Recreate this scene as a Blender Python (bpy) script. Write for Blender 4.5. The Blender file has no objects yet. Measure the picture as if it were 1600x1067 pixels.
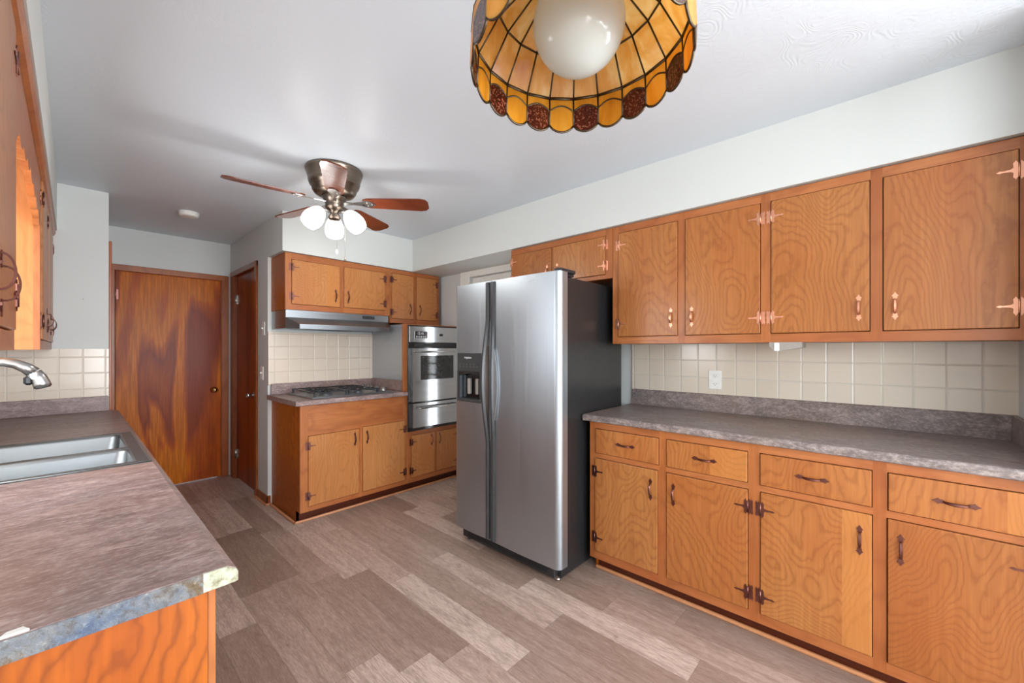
import bpy, bmesh, math, random
from mathutils import Vector, Matrix
random.seed(7)
PI = math.pi
SC = bpy.context.scene
COL = SC.collection

# ------------------------------------------------------------------ camera
FPX = 632.0
cam_d = bpy.data.cameras.new('camera')
cam = bpy.data.objects.new('camera', cam_d)
COL.objects.link(cam)
SC.camera = cam
cam_d.sensor_width = 36.0
cam_d.lens = FPX / 1600 * 36
cam_d.shift_y = (545.4 - 533.5) / 1600
cam_d.clip_start = 0.02
cam.location = (0, 0, 1.3324)
cam.rotation_euler = (PI / 2, 0, -math.radians(47.36))

# ------------------------------------------------------------------ view + world
SC.view_settings.view_transform = 'Standard'
SC.view_settings.look = 'None'
SC.view_settings.exposure = 0.62
SC.view_settings.gamma = 1.0
SC.view_settings.use_curve_mapping = False
W = bpy.data.worlds.new('world')
SC.world = W
W.use_nodes = True
wn = W.node_tree
bg = wn.nodes['Background']
bg.inputs[0].default_value = (0.80, 0.90, 1.0, 1)
bg.inputs[1].default_value = 2.2

def area_light(name, loc, rot, sx, sy, power, color=(1, 1, 1), spread=None):
    d = bpy.data.lights.new(name, 'AREA')
    d.shape = 'RECTANGLE'; d.size = sx; d.size_y = sy
    d.energy = power; d.color = color
    if spread: d.spread = spread
    o = bpy.data.objects.new(name, d)
    COL.objects.link(o)
    o.location = loc; o.rotation_euler = rot
    return o

# daylight through the sink window, the glazed door and three added dining windows
area_light('daylight_added_back_window', (1.35, -3.12, 1.35), (PI / 2, 0, 0), 2.3, 1.7, 112, (0.90, 0.955, 1.0))  # main light, from an invented window behind the camera
area_light('daylight_sink_window', (-0.40, 2.07, 1.58), (0, -PI / 2, 0), 0.85, 0.85, 10, (0.97, 0.98, 1.0))
area_light('daylight_side_door', (2.765, 2.615, 1.15), (0, PI / 2, 0), 1.42, 0.11, 1.0, (1.0, 0.98, 0.95))
area_light('daylight_added_side_window', (-0.38, -1.75, 1.40), (0, -PI / 2, 0), 1.3, 1.5, 34, (0.90, 0.955, 1.0))  # fill from an invented window, out of view
area_light('daylight_added_right_window', (2.70, -1.75, 1.40), (0, PI / 2, 0), 1.3, 1.5, 62, (0.90, 0.955, 1.0))  # added out of view to brighten the left side

# ------------------------------------------------------------------ node helper
class NT:
    def __init__(s, name):
        s.m = bpy.data.materials.new(name)
        s.m.use_nodes = True
        s.t = s.m.node_tree
        s.b = s.t.nodes['Principled BSDF']
    def n(s, typ, **kw):
        nd = s.t.nodes.new(typ)
        for k, v in kw.items(): setattr(nd, k, v)
        return nd
    def put(s, sock, v):
        if isinstance(v, bpy.types.NodeSocket): s.t.links.new(v, sock)
        elif v is not None:
            if isinstance(v, tuple) and len(v) == 3 and sock.type == 'RGBA': v = v + (1,)
            sock.default_value = v
    def oc(s, kind='Object'):
        return s.n('ShaderNodeTexCoord').outputs[kind]
    def wpos(s):
        return s.n('ShaderNodeNewGeometry').outputs['Position']
    def vm(s, op, a, b=None):
        nd = s.n('ShaderNodeVectorMath', operation=op)
        s.put(nd.inputs[0], a)
        if b is not None: s.put(nd.inputs[3] if op == 'SCALE' else nd.inputs[1], b)
        return nd.outputs[0]
    def mul(s, v, k): return s.vm('MULTIPLY', v, k)
    def mt(s, op, a, b=None, c=None):
        nd = s.n('ShaderNodeMath', operation=op)
        s.put(nd.inputs[0], a)
        if b is not None: s.put(nd.inputs[1], b)
        if c is not None: s.put(nd.inputs[2], c)
        return nd.outputs[0]
    def sep(s, v):
        return s.n('ShaderNodeSeparateXYZ'), v
    def xyz(s, v):
        nd = s.n('ShaderNodeSeparateXYZ'); s.put(nd.inputs[0], v)
        return nd.outputs
    def comb(s, x, y, z):
        nd = s.n('ShaderNodeCombineXYZ')
        for i, q in enumerate((x, y, z)): s.put(nd.inputs[i], q)
        return nd.outputs[0]
    def noise(s, v, scale=5, detail=2, rough=.5, dist=0):
        nd = s.n('ShaderNodeTexNoise')
        s.put(nd.inputs['Vector'], v)
        nd.inputs['Scale'].default_value = scale
        nd.inputs['Detail'].default_value = detail
        nd.inputs['Roughness'].default_value = rough
        nd.inputs['Distortion'].default_value = dist
        return nd.outputs[0]
    def wnoise(s, v):
        nd = s.n('ShaderNodeTexWhiteNoise', noise_dimensions='3D')
        s.put(nd.inputs['Vector'], v)
        return nd.outputs[0]
    def ramp(s, f, stops):
        nd = s.n('ShaderNodeValToRGB')
        s.put(nd.inputs[0], f)
        e = nd.color_ramp.elements
        while len(e) < len(stops): e.new(0.5)
        for i, (p, c) in enumerate(stops):
            e[i].position = p
            if not isinstance(c, tuple): c = (c, c, c)
            e[i].color = c + (1,)
        return nd.outputs[0]
    def mix(s, f, a, b, blend='MIX'):
        nd = s.n('ShaderNodeMix', data_type='RGBA', blend_type=blend)
        s.put(nd.inputs[0], f); s.put(nd.inputs[6], a); s.put(nd.inputs[7], b)
        return nd.outputs[2]
    def bump(s, h, strength=.3, dist=.002):
        nd = s.n('ShaderNodeBump')
        nd.inputs['Strength'].default_value = strength
        nd.inputs['Distance'].default_value = dist
        s.put(nd.inputs['Height'], h)
        s.put(s.b.inputs['Normal'], nd.outputs[0])
    def fin(s, color=None, rough=None, metal=None, coat=None, spec=None):
        s.put(s.b.inputs['Base Color'], color)
        s.put(s.b.inputs['Roughness'], rough)
        s.put(s.b.inputs['Metallic'], metal)
        if coat is not None:
            s.put(s.b.inputs['Coat Weight'], coat); s.b.inputs['Coat Roughness'].default_value = .12
        if spec is not None: s.put(s.b.inputs['Specular IOR Level'], spec)
        return s.m

def L(r, g, b):
    f = lambda c: ((c / 255 + .055) / 1.055) ** 2.4 if c > 10 else c / 255 / 12.92
    return (f(r), f(g), f(b))

M = {}
def plain(name, col, rough=.5, metal=0., coat=0., noise_amt=.04, bump=0.):
    t = NT(name)
    n = t.noise(t.oc(), 40, 3, .6)
    a = tuple(c * (1 - noise_amt) for c in col); b = tuple(min(1, c * (1 + noise_amt)) for c in col)
    c = t.ramp(n, [(.35, a), (.65, b)])
    if bump: t.bump(t.noise(t.oc(), 150, 3, .6), bump, .001)
    M[name] = t.fin(c, rough, metal, coat)
    return M[name]

# --- painted plaster
def paint(name, col, rough, bs, sc):
    t = NT(name)
    p = t.wpos()
    big = t.noise(p, 1.3, 2, .5)
    c = t.ramp(big, [(.3, tuple(x * .97 for x in col)), (.7, col)])
    h = t.noise(p, sc, 4, .6, .6)
    t.bump(h, bs, .004)
    M[name] = t.fin(c, rough)
paint('wall_paint', L(208, 210, 207), .55, .12, 60)
paint('soffit_paint', L(206, 208, 204), .5, .10, 60)

def ceiling_mat():
    t = NT('ceiling_paint')
    p = t.wpos()
    sw = t.noise(p, 2.2, 1, .5)
    rings = t.mt('SINE', t.mt('MULTIPLY', t.noise(p, 5.5, 0, .5, 1.2), 95.0))
    mask = t.ramp(sw, [(.52, 0.), (.66, 1.)])
    rr = t.mt('MULTIPLY', rings, mask)
    h = t.mt('ADD', t.mt('MULTIPLY', rr, .22), t.noise(p, 45, 4, .65, .4))
    t.bump(h, .16, .006)
    M['ceiling_paint'] = t.fin(L(214, 222, 229), .45)
ceiling_mat()

# --- birch plywood with rotary-cut figure. object colour: r tone, g seam position, b seed
def ply(name, light, mid, dark, rough=.33, axis='z', freq=52., scale=2.0, lines=.34):
    t = NT(name)
    oi = t.n('ShaderNodeObjectInfo')
    oc = t.xyz(oi.outputs['Color'])
    tone, seam, seed = oc[0], oc[1], oc[2]
    p = t.oc()
    px = t.xyz(p)[0]
    stp = t.mt('GREATER_THAN', px, t.mt('SUBTRACT', t.mt('MULTIPLY', seam, 4.0), 2.0))
    off = t.comb(t.mt('MULTIPLY', seed, 37.), t.mt('ADD', t.mt('MULTIPLY', seed, 11.), t.mt('MULTIPLY', stp, 3.3)), t.mt('MULTIPLY', seed, 53.))
    q = t.vm('ADD', p, off)
    st = (1, 1, .42) if axis == 'z' else (.42, 1, 1)
    qs = t.mul(q, st)
    n = t.noise(qs, scale, 2.2, .45, .35)
    n = t.mt('ADD', n, t.mt('MULTIPLY', t.noise(t.mul(q, (1, 1, .5) if axis == 'z' else (.5, 1, 1)), 28, 2, .6, .4), .022))
    ln = t.mt('SINE', t.mt('MULTIPLY', n, freq * 6.283))
    ln = t.ramp(t.mt('MULTIPLY_ADD', ln, .5, .5), [(.0, 1.), (.14, .45), (.45, .10), (.8, 0.)])
    g = (90, 90, 3.5) if axis == 'z' else (3.5, 90, 90)
    fine = t.noise(t.mul(q, g), 1, 4, .6)
    blot = t.noise(qs, 1.7, 2, .5)
    c = t.ramp(blot, [(.3, mid), (.68, light)])
    c = t.mix(t.mt('MULTIPLY', ln, lines), c, dark)
    c = t.mix(t.ramp(fine, [(.45, .20), (.62, 0.)]), c, dark)
    red = t.noise(t.mul(q, (2.2, 2.2, 1.0)), 1.6, 3, .55)
    c = t.mix(t.ramp(red, [(.48, 0.), (.70, .42)]), c, tuple(x * y for x, y in zip(mid, (.95, .70, .55))))
    c = t.mix(1.0, c, t.comb(t.mt('MULTIPLY', tone, 1.0), t.mt('MULTIPLY', tone, 1.0), t.mt('MULTIPLY', tone, 1.0)), 'MULTIPLY')
    c = t.mix(t.mt('MULTIPLY', stp, .22), c, L(226, 158, 84))
    t.bump(t.mt('ADD', fine, t.mt('MULTIPLY', ln, -.3)), .10, .001)
    M[name] = t.fin(c, rough, 0, .06, .34)
ply('birch_ply', L(182, 120, 66), L(166, 98, 48), L(112, 56, 22))
ply('birch_ply_pale', L(194, 132, 78), L(178, 113, 60), L(134, 76, 36), lines=.26)
ply('end_ply', L(182, 100, 18), L(158, 76, 8), L(96, 38, 4), freq=46, scale=2.4, lines=.5, rough=.45)
ply('fir_vertical', L(180, 112, 62), L(160, 92, 48), L(116, 58, 26), freq=5, scale=5, lines=.3)
ply('fir_horizontal', L(182, 114, 66), L(162, 94, 50), L(120, 60, 28), axis='x', freq=5, scale=5, lines=.3)
ply('shoe_wood', L(222, 160, 120), L(205, 140, 98), L(170, 105, 70), axis='x', freq=3, scale=4, lines=.15)
ply('dark_casing', L(166, 92, 44), L(140, 72, 32), L(96, 44, 18), rough=.3, freq=4, scale=4, lines=.3)
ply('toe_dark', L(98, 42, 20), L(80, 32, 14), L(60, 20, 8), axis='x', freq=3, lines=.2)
ply('blade_wood', L(116, 58, 34), L(94, 42, 24), L(58, 24, 12), axis='x', freq=4, scale=5, lines=.3, rough=.25)

def lauan(name, a, b, c3, seedv):
    t = NT(name)
    p = t.vm('ADD', t.oc(), (seedv, seedv * .3, seedv * 2))
    q = t.mul(p, (1, 1, .17))
    n = t.noise(q, 3.4, 2, .45, .6)
    n2 = t.noise(t.mul(p, (1, 1, .16)), 9, 4, .6, .3)
    fine = t.noise(t.mul(p, (120, 120, 4)), 1, 4, .65)
    f = t.mt('ADD', t.mt('MULTIPLY', n, .84), t.mt('MULTIPLY', n2, .16))
    c = t.ramp(f, [(.36, c3), (.43, b), (.455, a), (.545, a), (.56, b), (.60, c3), (.70, b)])
    c = t.mix(t.ramp(fine, [(.42, .45), (.62, 0.)]), c, tuple(x * .6 for x in c3))
    t.bump(fine, .08, .001)
    M[name] = t.fin(c, .30, 0, .0, .13)
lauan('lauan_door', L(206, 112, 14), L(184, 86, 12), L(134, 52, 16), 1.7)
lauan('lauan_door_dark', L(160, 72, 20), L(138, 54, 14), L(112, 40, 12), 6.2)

# --- floor: vinyl planks running along Y
def floor_mat():
    t = NT('vinyl_plank')
    s = t.xyz(t.wpos())
    PW, PL = .152, .92
    rx = t.mt('DIVIDE', t.mt('SUBTRACT', s[0], .760 - 15.2), PW)
    row = t.mt('FLOOR', rx)
    fx = t.mt('FRACT', rx)
    ri = t.mt('DIVIDE', t.mt('SUBTRACT', row, 99.5), 8.0)      # rows 100..106 are the ones whose seams the photo shows
    def steps(vals):
        nd = t.n('ShaderNodeValToRGB'); nd.color_ramp.interpolation = 'CONSTANT'
        t.put(nd.inputs[0], ri)
        e = nd.color_ramp.elements
        while len(e) < len(vals): e.new(.5)
        for i, v in enumerate(vals): e[i].position = i / 8.0; e[i].color = (v, v, v, 1)
        return nd.outputs[0]
    inr = t.mt('MULTIPLY', t.mt('GREATER_THAN', ri, 0.0), t.mt('LESS_THAN', ri, .875))
    offr = t.mt('MULTIPLY', t.wnoise(t.comb(row, 3.0, 7.0)), PL)
    off = t.mt('ADD', t.mt('MULTIPLY', inr, steps([.71, .55, .46, .228, .636, .27, .58])), t.mt('MULTIPLY', t.mt('SUBTRACT', 1.0, inr), offr))
    ry = t.mt('DIVIDE', t.mt('SUBTRACT', t.mt('ADD', s[1], PL * 20), off), PL)
    cl = t.mt('FLOOR', ry)
    fy = t.mt('FRACT', ry)
    rnd0 = t.wnoise(t.comb(row, cl, 1.0))
    here = t.mt('MULTIPLY', inr, t.mt('COMPARE', cl, 21.0, .4))
    rnd = t.mt('ADD', t.mt('MULTIPLY', here, steps([.50, .34, .15, .98, .42, .80, .22])), t.mt('MULTIPLY', t.mt('SUBTRACT', 1.0, here), rnd0))
    rnd2 = t.wnoise(t.comb(row, cl, 9.0))
    base = t.ramp(rnd, [(0., L(146, 122, 108)), (.4, L(166, 141, 127)), (.75, L(188, 163, 149)), (1., L(206, 183, 169))])
    gv = t.comb(t.mt('ADD', t.mt('MULTIPLY', s[0], 34.), t.mt('MULTIPLY', rnd, 60.)), t.mt('ADD', t.mt('MULTIPLY', s[1], 3.2), t.mt('MULTIPLY', rnd2, 31.)), 0.0)
    g1 = t.noise(gv, 1.0, 7, .70, .25)
    gv2 = t.comb(t.mt('ADD', t.mt('MULTIPLY', s[0], 210.), t.mt('MULTIPLY', rnd, 60.)), t.mt('MULTIPLY', s[1], 22.), 0.0)
    g2 = t.noise(gv2, 1.0, 4, .7)
    gr = t.noise(t.comb(t.mt('MULTIPLY', s[0], 9.), t.mt('ADD', t.mt('MULTIPLY', s[1], 1.6), t.mt('MULTIPLY', rnd2, 9.)), 2.0), 1.0, 1.5, .4, .3)
    ring = t.mt('SINE', t.mt('MULTIPLY', gr, 120.))
    kn = t.noise(t.comb(t.mt('ADD', t.mt('MULTIPLY', s[0], 16.), t.mt('MULTIPLY', rnd2, 7.)), t.mt('MULTIPLY', s[1], 9.), 5.0), 1.0, 2, .5)
    c = t.mix(t.ramp(g1, [(.36, .50), (.56, 0.)]), base, L(120, 95, 82))
    c = t.mix(t.ramp(g2, [(.40, .42), (.56, 0.)]), c, L(116, 90, 77))
    c = t.mix(t.ramp(g2, [(.58, 0.), (.75, .35)]), c, L(214, 196, 184))
    c = t.mix(t.ramp(g1, [(.56, 0.), (.8, .22)]), c, L(208, 190, 178))
    c = t.mix(t.ramp(ring, [(.70, 0.), (1., .16)]), c, L(110, 84, 70))
    c = t.mix(t.ramp(kn, [(.68, 0.), (.76, .45)]), c, L(110, 82, 68))
    ex = t.mt('MINIMUM', fx, t.mt('SUBTRACT', 1.0, fx))
    ey = t.mt('MINIMUM', fy, t.mt('SUBTRACT', 1.0, fy))
    gap = t.mt('MAXIMUM', t.mt('LESS_THAN', ex, .009), t.mt('LESS_THAN', ey, .0016))
    c = t.mix(t.mt('MULTIPLY', gap, .42), c, L(88, 66, 56))
    t.bump(t.mt('SUBTRACT', t.mt('MULTIPLY', g2, .35), gap), .15, .0015)
    M['vinyl_plank'] = t.fin(c, .42)
floor_mat()

# --- laminate worktop
def laminate(name, sv, warm):
    t = NT(name)
    p = t.wpos()
    q = t.mul(p, sv)
    a = t.noise(q, 5.5, 8, .68, .6)
    b = t.noise(q, 20, 8, .72, .5)
    cc = t.noise(t.mul(p, (1, 1, 1)), 1.4, 2, .5)
    fine = t.noise(q, 60, 3, .7)
    k = warm
    c = t.ramp(a, [(.30, L(104 + k, 96, 92)), (.45, L(136 + k, 124, 118)), (.58, L(152 + k, 140, 134)), (.72, L(122 + k, 118, 120))])
    c = t.mix(t.ramp(b, [(.44, .55), (.60, 0.)]), c, L(84 + k, 74, 72))
    c = t.mix(t.ramp(b, [(.56, 0.), (.75, .6)]), c, L(178 + k, 166, 160))
    c = t.mix(t.ramp(cc, [(.5, 0.), (.65, .35)]), c, L(150 + k, 120, 98))
    st = t.noise(t.mul(p, tuple(x * y for x, y in zip(sv, (14, 14, 14)))), 6, 5, .75)
    c = t.mix(t.ramp(st, [(.40, .40), (.50, 0.)]), c, L(84 + k, 72, 68))
    c = t.mix(t.ramp(st, [(.53, 0.), (.66, .42)]), c, L(196, 184, 178))
    c = t.mix(t.ramp(fine, [(.58, 0.), (.70, .30)]), c, L(204, 194, 190))
    t.bump(fine, .06, .001)
    M[name] = t.fin(c, t.ramp(b, [(.4, .38), (.7, .5)]), 0, .04)
laminate('slate_laminate', (.6, 1.7, 1.7), 12)  # pinker than the right-hand copy, with the light on the counter in the colour
laminate('slate_laminate_y', (1.5, .7, 1.5), 2)

# --- square ceramic tile. au = index of horizontal axis
def tile(name, au, u0, v0, pitch, col, grout):
    t = NT(name)
    s = t.xyz(t.wpos())
    fu = t.mt('FRACT', t.mt('DIVIDE', t.mt('SUBTRACT', s[au], u0 - 20 * pitch), pitch))
    fv = t.mt('FRACT', t.mt('DIVIDE', t.mt('SUBTRACT', s[2], v0 - 20 * pitch), pitch))
    iu = t.mt('FLOOR', t.mt('DIVIDE', t.mt('SUBTRACT', s[au], u0 - 20 * pitch), pitch))
    iv = t.mt('FLOOR', t.mt('DIVIDE', t.mt('SUBTRACT', s[2], v0 - 20 * pitch), pitch))
    eu = t.mt('MINIMUM', fu, t.mt('SUBTRACT', 1., fu)); ev = t.mt('MINIMUM', fv, t.mt('SUBTRACT', 1., fv))
    e = t.mt('MINIMUM', eu, ev)
    h = t.ramp(e, [(.0, 0.), (.014, .1), (.05, 1.)])
    g = t.ramp(e, [(.012, 1.), (.020, 0.)])
    rn = t.wnoise(t.comb(iu, iv, 4.))
    c = t.mix(rn, tuple(x * .95 for x in col), col)
    c = t.mix(g, c, grout)
    wav = t.mt('MULTIPLY', t.noise(t.wpos(), 14, 1, .4), .25)
    t.bump(t.mt('ADD', t.mt('ADD', h, wav), t.mt('MULTIPLY', rn, .0)), .5, .003)
    M[name] = t.fin(c, t.mix(g, (.17,) * 3, (.6,) * 3), 0, .1)
tile('tile_right', 1, .336, 1.151, .1095, L(220, 208, 190), L(206, 200, 190))
tile('tile_far', 0, 1.292, 1.135, .1095, L(226, 210, 192), L(196, 180, 162))
tile('tile_left', 0, .046, 1.058, .1095, L(222, 206, 188), L(226, 216, 202))

# --- metals
def brushed(name, col, rough, sv):
    t = NT(name)
    n = t.noise(t.mul(t.oc(), sv), 1, 3, .6)
    c = t.ramp(n, [(.3, tuple(x * .93 for x in col)), (.7, col)])
    M[name] = t.fin(c, t.ramp(n, [(.3, rough * .85), (.7, rough * 1.15)]), 1.0)
brushed('stainless', L(160, 163, 166), .34, (3, 3, 260))
brushed('oven_steel', L(196, 200, 204), .13, (3, 3, 60))
brushed('fridge_steel', L(178, 187, 194), .42, (260, 260, 3))
brushed('sink_steel', L(140, 144, 145), .40, (8, 200, 8))
brushed('nickel', L(186, 186, 184), .30, (30, 30, 30))
brushed('pewter', L(128, 116, 104), .30, (6, 6, 120))
brushed('grip_silver', L(178, 182, 184), .45, (30, 30, 30))
brushed('copper', L(226, 164, 134), .36, (40, 40, 40))
brushed('dark_copper', L(126, 84, 76), .36, (40, 40, 40))
brushed('brass', L(214, 176, 118), .22, (30, 30, 30))
brushed('lead_came', L(92, 80, 66), .42, (30, 30, 30))
plain('chrome_hinge', L(180, 178, 170), .25, 1.)
plain('black_gloss', (.012, .012, .013), .12, 0., .3)
plain('fridge_black', (.016, .016, .017), .30, 0., .1, .2, .5)
plain('black_plastic', (.02, .02, .022), .4)
plain('dark_grey_plastic', (.042, .044, .046), .36, .0)
plain('cast_iron', (.02, .021, .024), .45)
plain('white_plastic', L(235, 234, 228), .35)
plain('white_trim', L(236, 236, 230), .4)
plain('grey_metal', L(120, 122, 124), .4, .8)
plain('sheet_metal', L(176, 180, 184), .38, .55)
plain('smoked_plastic', L(150, 144, 136), .3)
plain('digits_white', L(225, 228, 230), .5)
plain('slot_dark', (.02, .02, .02), .6)
plain('inside_dark', L(70, 36, 18), .7)
plain('oven_window', (.022, .023, .024), .07, 0., .5)

def edge_mat():
    t = NT('worn_edge')
    p = t.oc()
    a = t.noise(p, 11, 6, .7, .4)
    b = t.noise(p, 55, 6, .75, .3)
    c = t.ramp(a, [(.30, L(74, 88, 112)), (.42, L(100, 108, 120)), (.52, L(118, 118, 118)), (.60, L(104, 84, 58)), (.75, L(84, 84, 84))])
    c = t.mix(t.ramp(b, [(.40, .6), (.52, 0.)]), c, L(74, 60, 44))
    c = t.mix(t.ramp(b, [(.58, 0.), (.72, .6)]), c, L(176, 176, 172))
    t.bump(b, .9, .006)
    M['worn_edge'] = t.fin(c, .6)
    t = NT('bare_particle_board')
    a = t.noise(t.oc(), 45, 5, .7)
    c = t.ramp(a, [(.34, L(120, 112, 84)), (.5, L(160, 160, 136)), (.66, L(172, 180, 170))])
    t.bump(a, .6, .003)
    M['bare_particle_board'] = t.fin(c, .8)
edge_mat()

def glassy(name, c1, c2, c3, sc, trans=.25, rough=.25, bs=.2, spk=None):
    t = NT(name)
    p = t.oc()
    n = t.noise(t.mul(p, (1.2, 1.2, .35)), sc, 4, .6, .8)
    c = t.ramp(n, [(.3, c1), (.5, c2), (.72, c3)])
    if spk:
        s2 = t.noise(p, 190, 2, .6)
        c = t.mix(t.ramp(s2, [(.56, 0.), (.60, 1.)]), c, spk)
    t.bump(t.noise(p, 60, 2, .5), bs, .002)
    m = t.fin(c, rough, 0, .3)
    tr = t.n('ShaderNodeBsdfTranslucent'); t.put(tr.inputs[0], c)
    mx = t.n('ShaderNodeMixShader'); mx.inputs[0].default_value = trans
    out = t.t.nodes['Material Output']
    t.t.links.new(t.b.outputs[0], mx.inputs[1]); t.t.links.new(tr.outputs[0], mx.inputs[2])
    t.t.links.new(mx.outputs[0], out.inputs[0])
    M[name] = m
glassy('amber_glass', L(214, 152, 62), L(232, 188, 112), L(248, 228, 182), 9, .62)
glassy('honey_glass', L(200, 130, 26), L(226, 164, 52), L(240, 194, 96), 8, .5)
glassy('ruby_glass', L(46, 16, 10), L(70, 22, 14), L(92, 36, 22), 10, .25, .12, .6, L(150, 90, 66))
def globe_mat():
    t = NT('opal_glass')
    t.fin((.76, .82, .80), .12, 0, .3)
    tr = t.n('ShaderNodeBsdfTranslucent'); tr.inputs[0].default_value = (.86, .94, .92, 1)
    mx = t.n('ShaderNodeMixShader'); mx.inputs[0].default_value = .5
    t.t.links.new(t.b.outputs[0], mx.inputs[1]); t.t.links.new(tr.outputs[0], mx.inputs[2])
    t.t.links.new(mx.outputs[0], t.t.nodes['Material Output'].inputs[0])
    M['opal_glass'] = t.m
globe_mat()
def emis(name, col, st):
    t = NT(name)
    t.fin(col, .3)
    t.b.inputs['Emission Color'].default_value = col + (1,)
    t.b.inputs['Emission Strength'].default_value = st
    M[name] = t.m
emis('lit_shade', (1.0, .97, .93), 2.4)
def pane_mat():
    t = NT('window_glass')
    gl = t.n('ShaderNodeBsdfGlossy'); gl.inputs['Roughness'].default_value = .02
    tp = t.n('ShaderNodeBsdfTransparent')
    mx = t.n('ShaderNodeMixShader'); mx.inputs[0].default_value = .08
    t.t.links.new(tp.outputs[0], mx.inputs[1]); t.t.links.new(gl.outputs[0], mx.inputs[2])
    t.t.links.new(mx.outputs[0], t.t.nodes['Material Output'].inputs[0])
    M['window_glass'] = t.m
pane_mat()

# ------------------------------------------------------------------ mesh helpers
class MB:
    """collects shapes, builds ONE mesh object"""
    def __init__(s): s.bm = bmesh.new(); s.mats = []
    def mi(s, m):
        if m is None: m = '_'
        if m not in s.mats: s.mats.append(m)
        return s.mats.index(m)
    def box(s, x0, y0, z0, x1, y1, z1, m=None, bev=0, seg=1, tf=None):
        r = bmesh.ops.create_cube(s.bm, size=1)
        vs = r['verts']
        for v in vs:
            v.co = Vector(((x0 + x1) / 2 + v.co.x * (x1 - x0), (y0 + y1) / 2 + v.co.y * (y1 - y0), (z0 + z1) / 2 + v.co.z * (z1 - z0)))
        fs = list({f for v in vs for f in v.link_faces})
        k = s.mi(m)
        for f in fs: f.material_index = k
        if bev:
            es = list({e for v in vs for e in v.link_edges})
            r2 = bmesh.ops.bevel(s.bm, geom=es, offset=bev, segments=seg, affect='EDGES', profile=.5)
            vs = list({v for f in r2['faces'] for v in f.verts} | {v for v in vs if v.is_valid})
            for f in {f for v in vs for f in v.link_faces}: f.material_index = k
        if tf:
            for v in vs:
                if v.is_valid: v.co = tf @ v.co
        return s
    def prism(s, prof, axis, a, b, m=None, cap=True, smooth=False):
        """prof = [(p,q)...] closed polygon. axis 'x': (y,z); 'y': (x,z); 'z': (x,y)"""
        def P(p, q, t):
            return {'x': (t, p, q), 'y': (p, t, q), 'z': (p, q, t)}[axis]
        A = [s.bm.verts.new(P(p, q, a)) for p, q in prof]
        B = [s.bm.verts.new(P(p, q, b)) for p, q in prof]
        k = s.mi(m); n = len(prof); fs = []
        for i in range(n):
            f = s.bm.faces.new((A[i], A[(i + 1) % n], B[(i + 1) % n], B[i])); f.smooth = smooth; fs.append(f)
        if cap:
            fs.append(s.bm.faces.new(A[::-1])); fs.append(s.bm.faces.new(B))
        for f in fs: f.material_index = k
        bmesh.ops.recalc_face_normals(s.bm, faces=fs)
        return s
    def lathe(s, prof, c=(0, 0, 0), n=32, m=None, smooth=True, tf=None, cap0=False, cap1=False):
        """prof [(r,z)] around Z at c"""
        rings = []
        for r, z in prof:
            ring = []
            for i in range(n):
                a = 2 * PI * i / n
                co = Vector((r * math.cos(a), r * math.sin(a), z))
                if tf: co = tf @ co
                ring.append(s.bm.verts.new(co + Vector(c)))
            rings.append(ring)
        k = s.mi(m); fs = []
        for j in range(len(rings) - 1):
            for i in range(n):
                f = s.bm.faces.new((rings[j][i], rings[j][(i + 1) % n], rings[j + 1][(i + 1) % n], rings[j + 1][i]))
                f.smooth = smooth; f.material_index = k; fs.append(f)
        if cap0: f = s.bm.faces.new(rings[0][::-1]); f.material_index = k; fs.append(f)
        if cap1: f = s.bm.faces.new(rings[-1]); f.material_index = k; fs.append(f)
        bmesh.ops.recalc_face_normals(s.bm, faces=fs)
        return s
    def tube(s, pts, rad, n=10, m=None, rads=None, flat=1.0, cap=True):
        pts = [Vector(p) for p in pts]
        k = s.mi(m); rings = []
        up = Vector((0, 0, 1))
        prev = None
        for i, p in enumerate(pts):
            t = (pts[min(i + 1, len(pts) - 1)] - pts[max(i - 1, 0)]).normalized()
            if prev is None:
                a = t.orthogonal().normalized() if abs(t.dot(up)) > .95 else t.cross(up).normalized()
            else:
                a = (prev - t * prev.dot(t)).normalized()
            prev = a
            b = t.cross(a).normalized()
            r = rads[i] if rads else rad
            rings.append([s.bm.verts.new(p + a * (r * math.cos(2 * PI * j / n)) + b * (r * flat * math.sin(2 * PI * j / n))) for j in range(n)])
        fs = []
        for i in range(len(rings) - 1):
            for j in range(n):
                f = s.bm.faces.new((rings[i][j], rings[i][(j + 1) % n], rings[i + 1][(j + 1) % n], rings[i + 1][j]))
                f.smooth = True; f.material_index = k; fs.append(f)
        if cap:
            for r in (rings[0][::-1], rings[-1]):
                f = s.bm.faces.new(r); f.material_index = k; fs.append(f)
        bmesh.ops.recalc_face_normals(s.bm, faces=fs)
        return s
    def sphere(s, c, r, m=None, seg=24, rings=14, sc=(1, 1, 1)):
        q = bmesh.ops.create_uvsphere(s.bm, u_segments=seg, v_segments=rings, radius=r)
        k = s.mi(m)
        for v in q['verts']: v.co = Vector((v.co.x * sc[0] + c[0], v.co.y * sc[1] + c[1], v.co.z * sc[2] + c[2]))
        for f in {f for v in q['verts'] for f in v.link_faces}: f.smooth = True; f.material_index = k
        return s
    def poly(s, pts, m=None):
        vs = [s.bm.verts.new(p) for p in pts]
        f = s.bm.faces.new(vs); f.material_index = s.mi(m)
        return s
    def build(s, name, parent=None, mat=None, color=None, loc=None):
        me = bpy.data.meshes.new(name)
        s.bm.to_mesh(me); s.bm.free()
        for k in (s.mats or ['_']):
            me.materials.append(M[mat if k == '_' else k])
        o = bpy.data.objects.new(name, me)
        COL.objects.link(o)
        if parent is not None: o.parent = parent
        if loc is not None: o.location = loc
        if color is None: color = (random.uniform(.9, 1.06), 1.0, random.random())
        o.color = tuple(color) + (1,)
        return o

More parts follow.
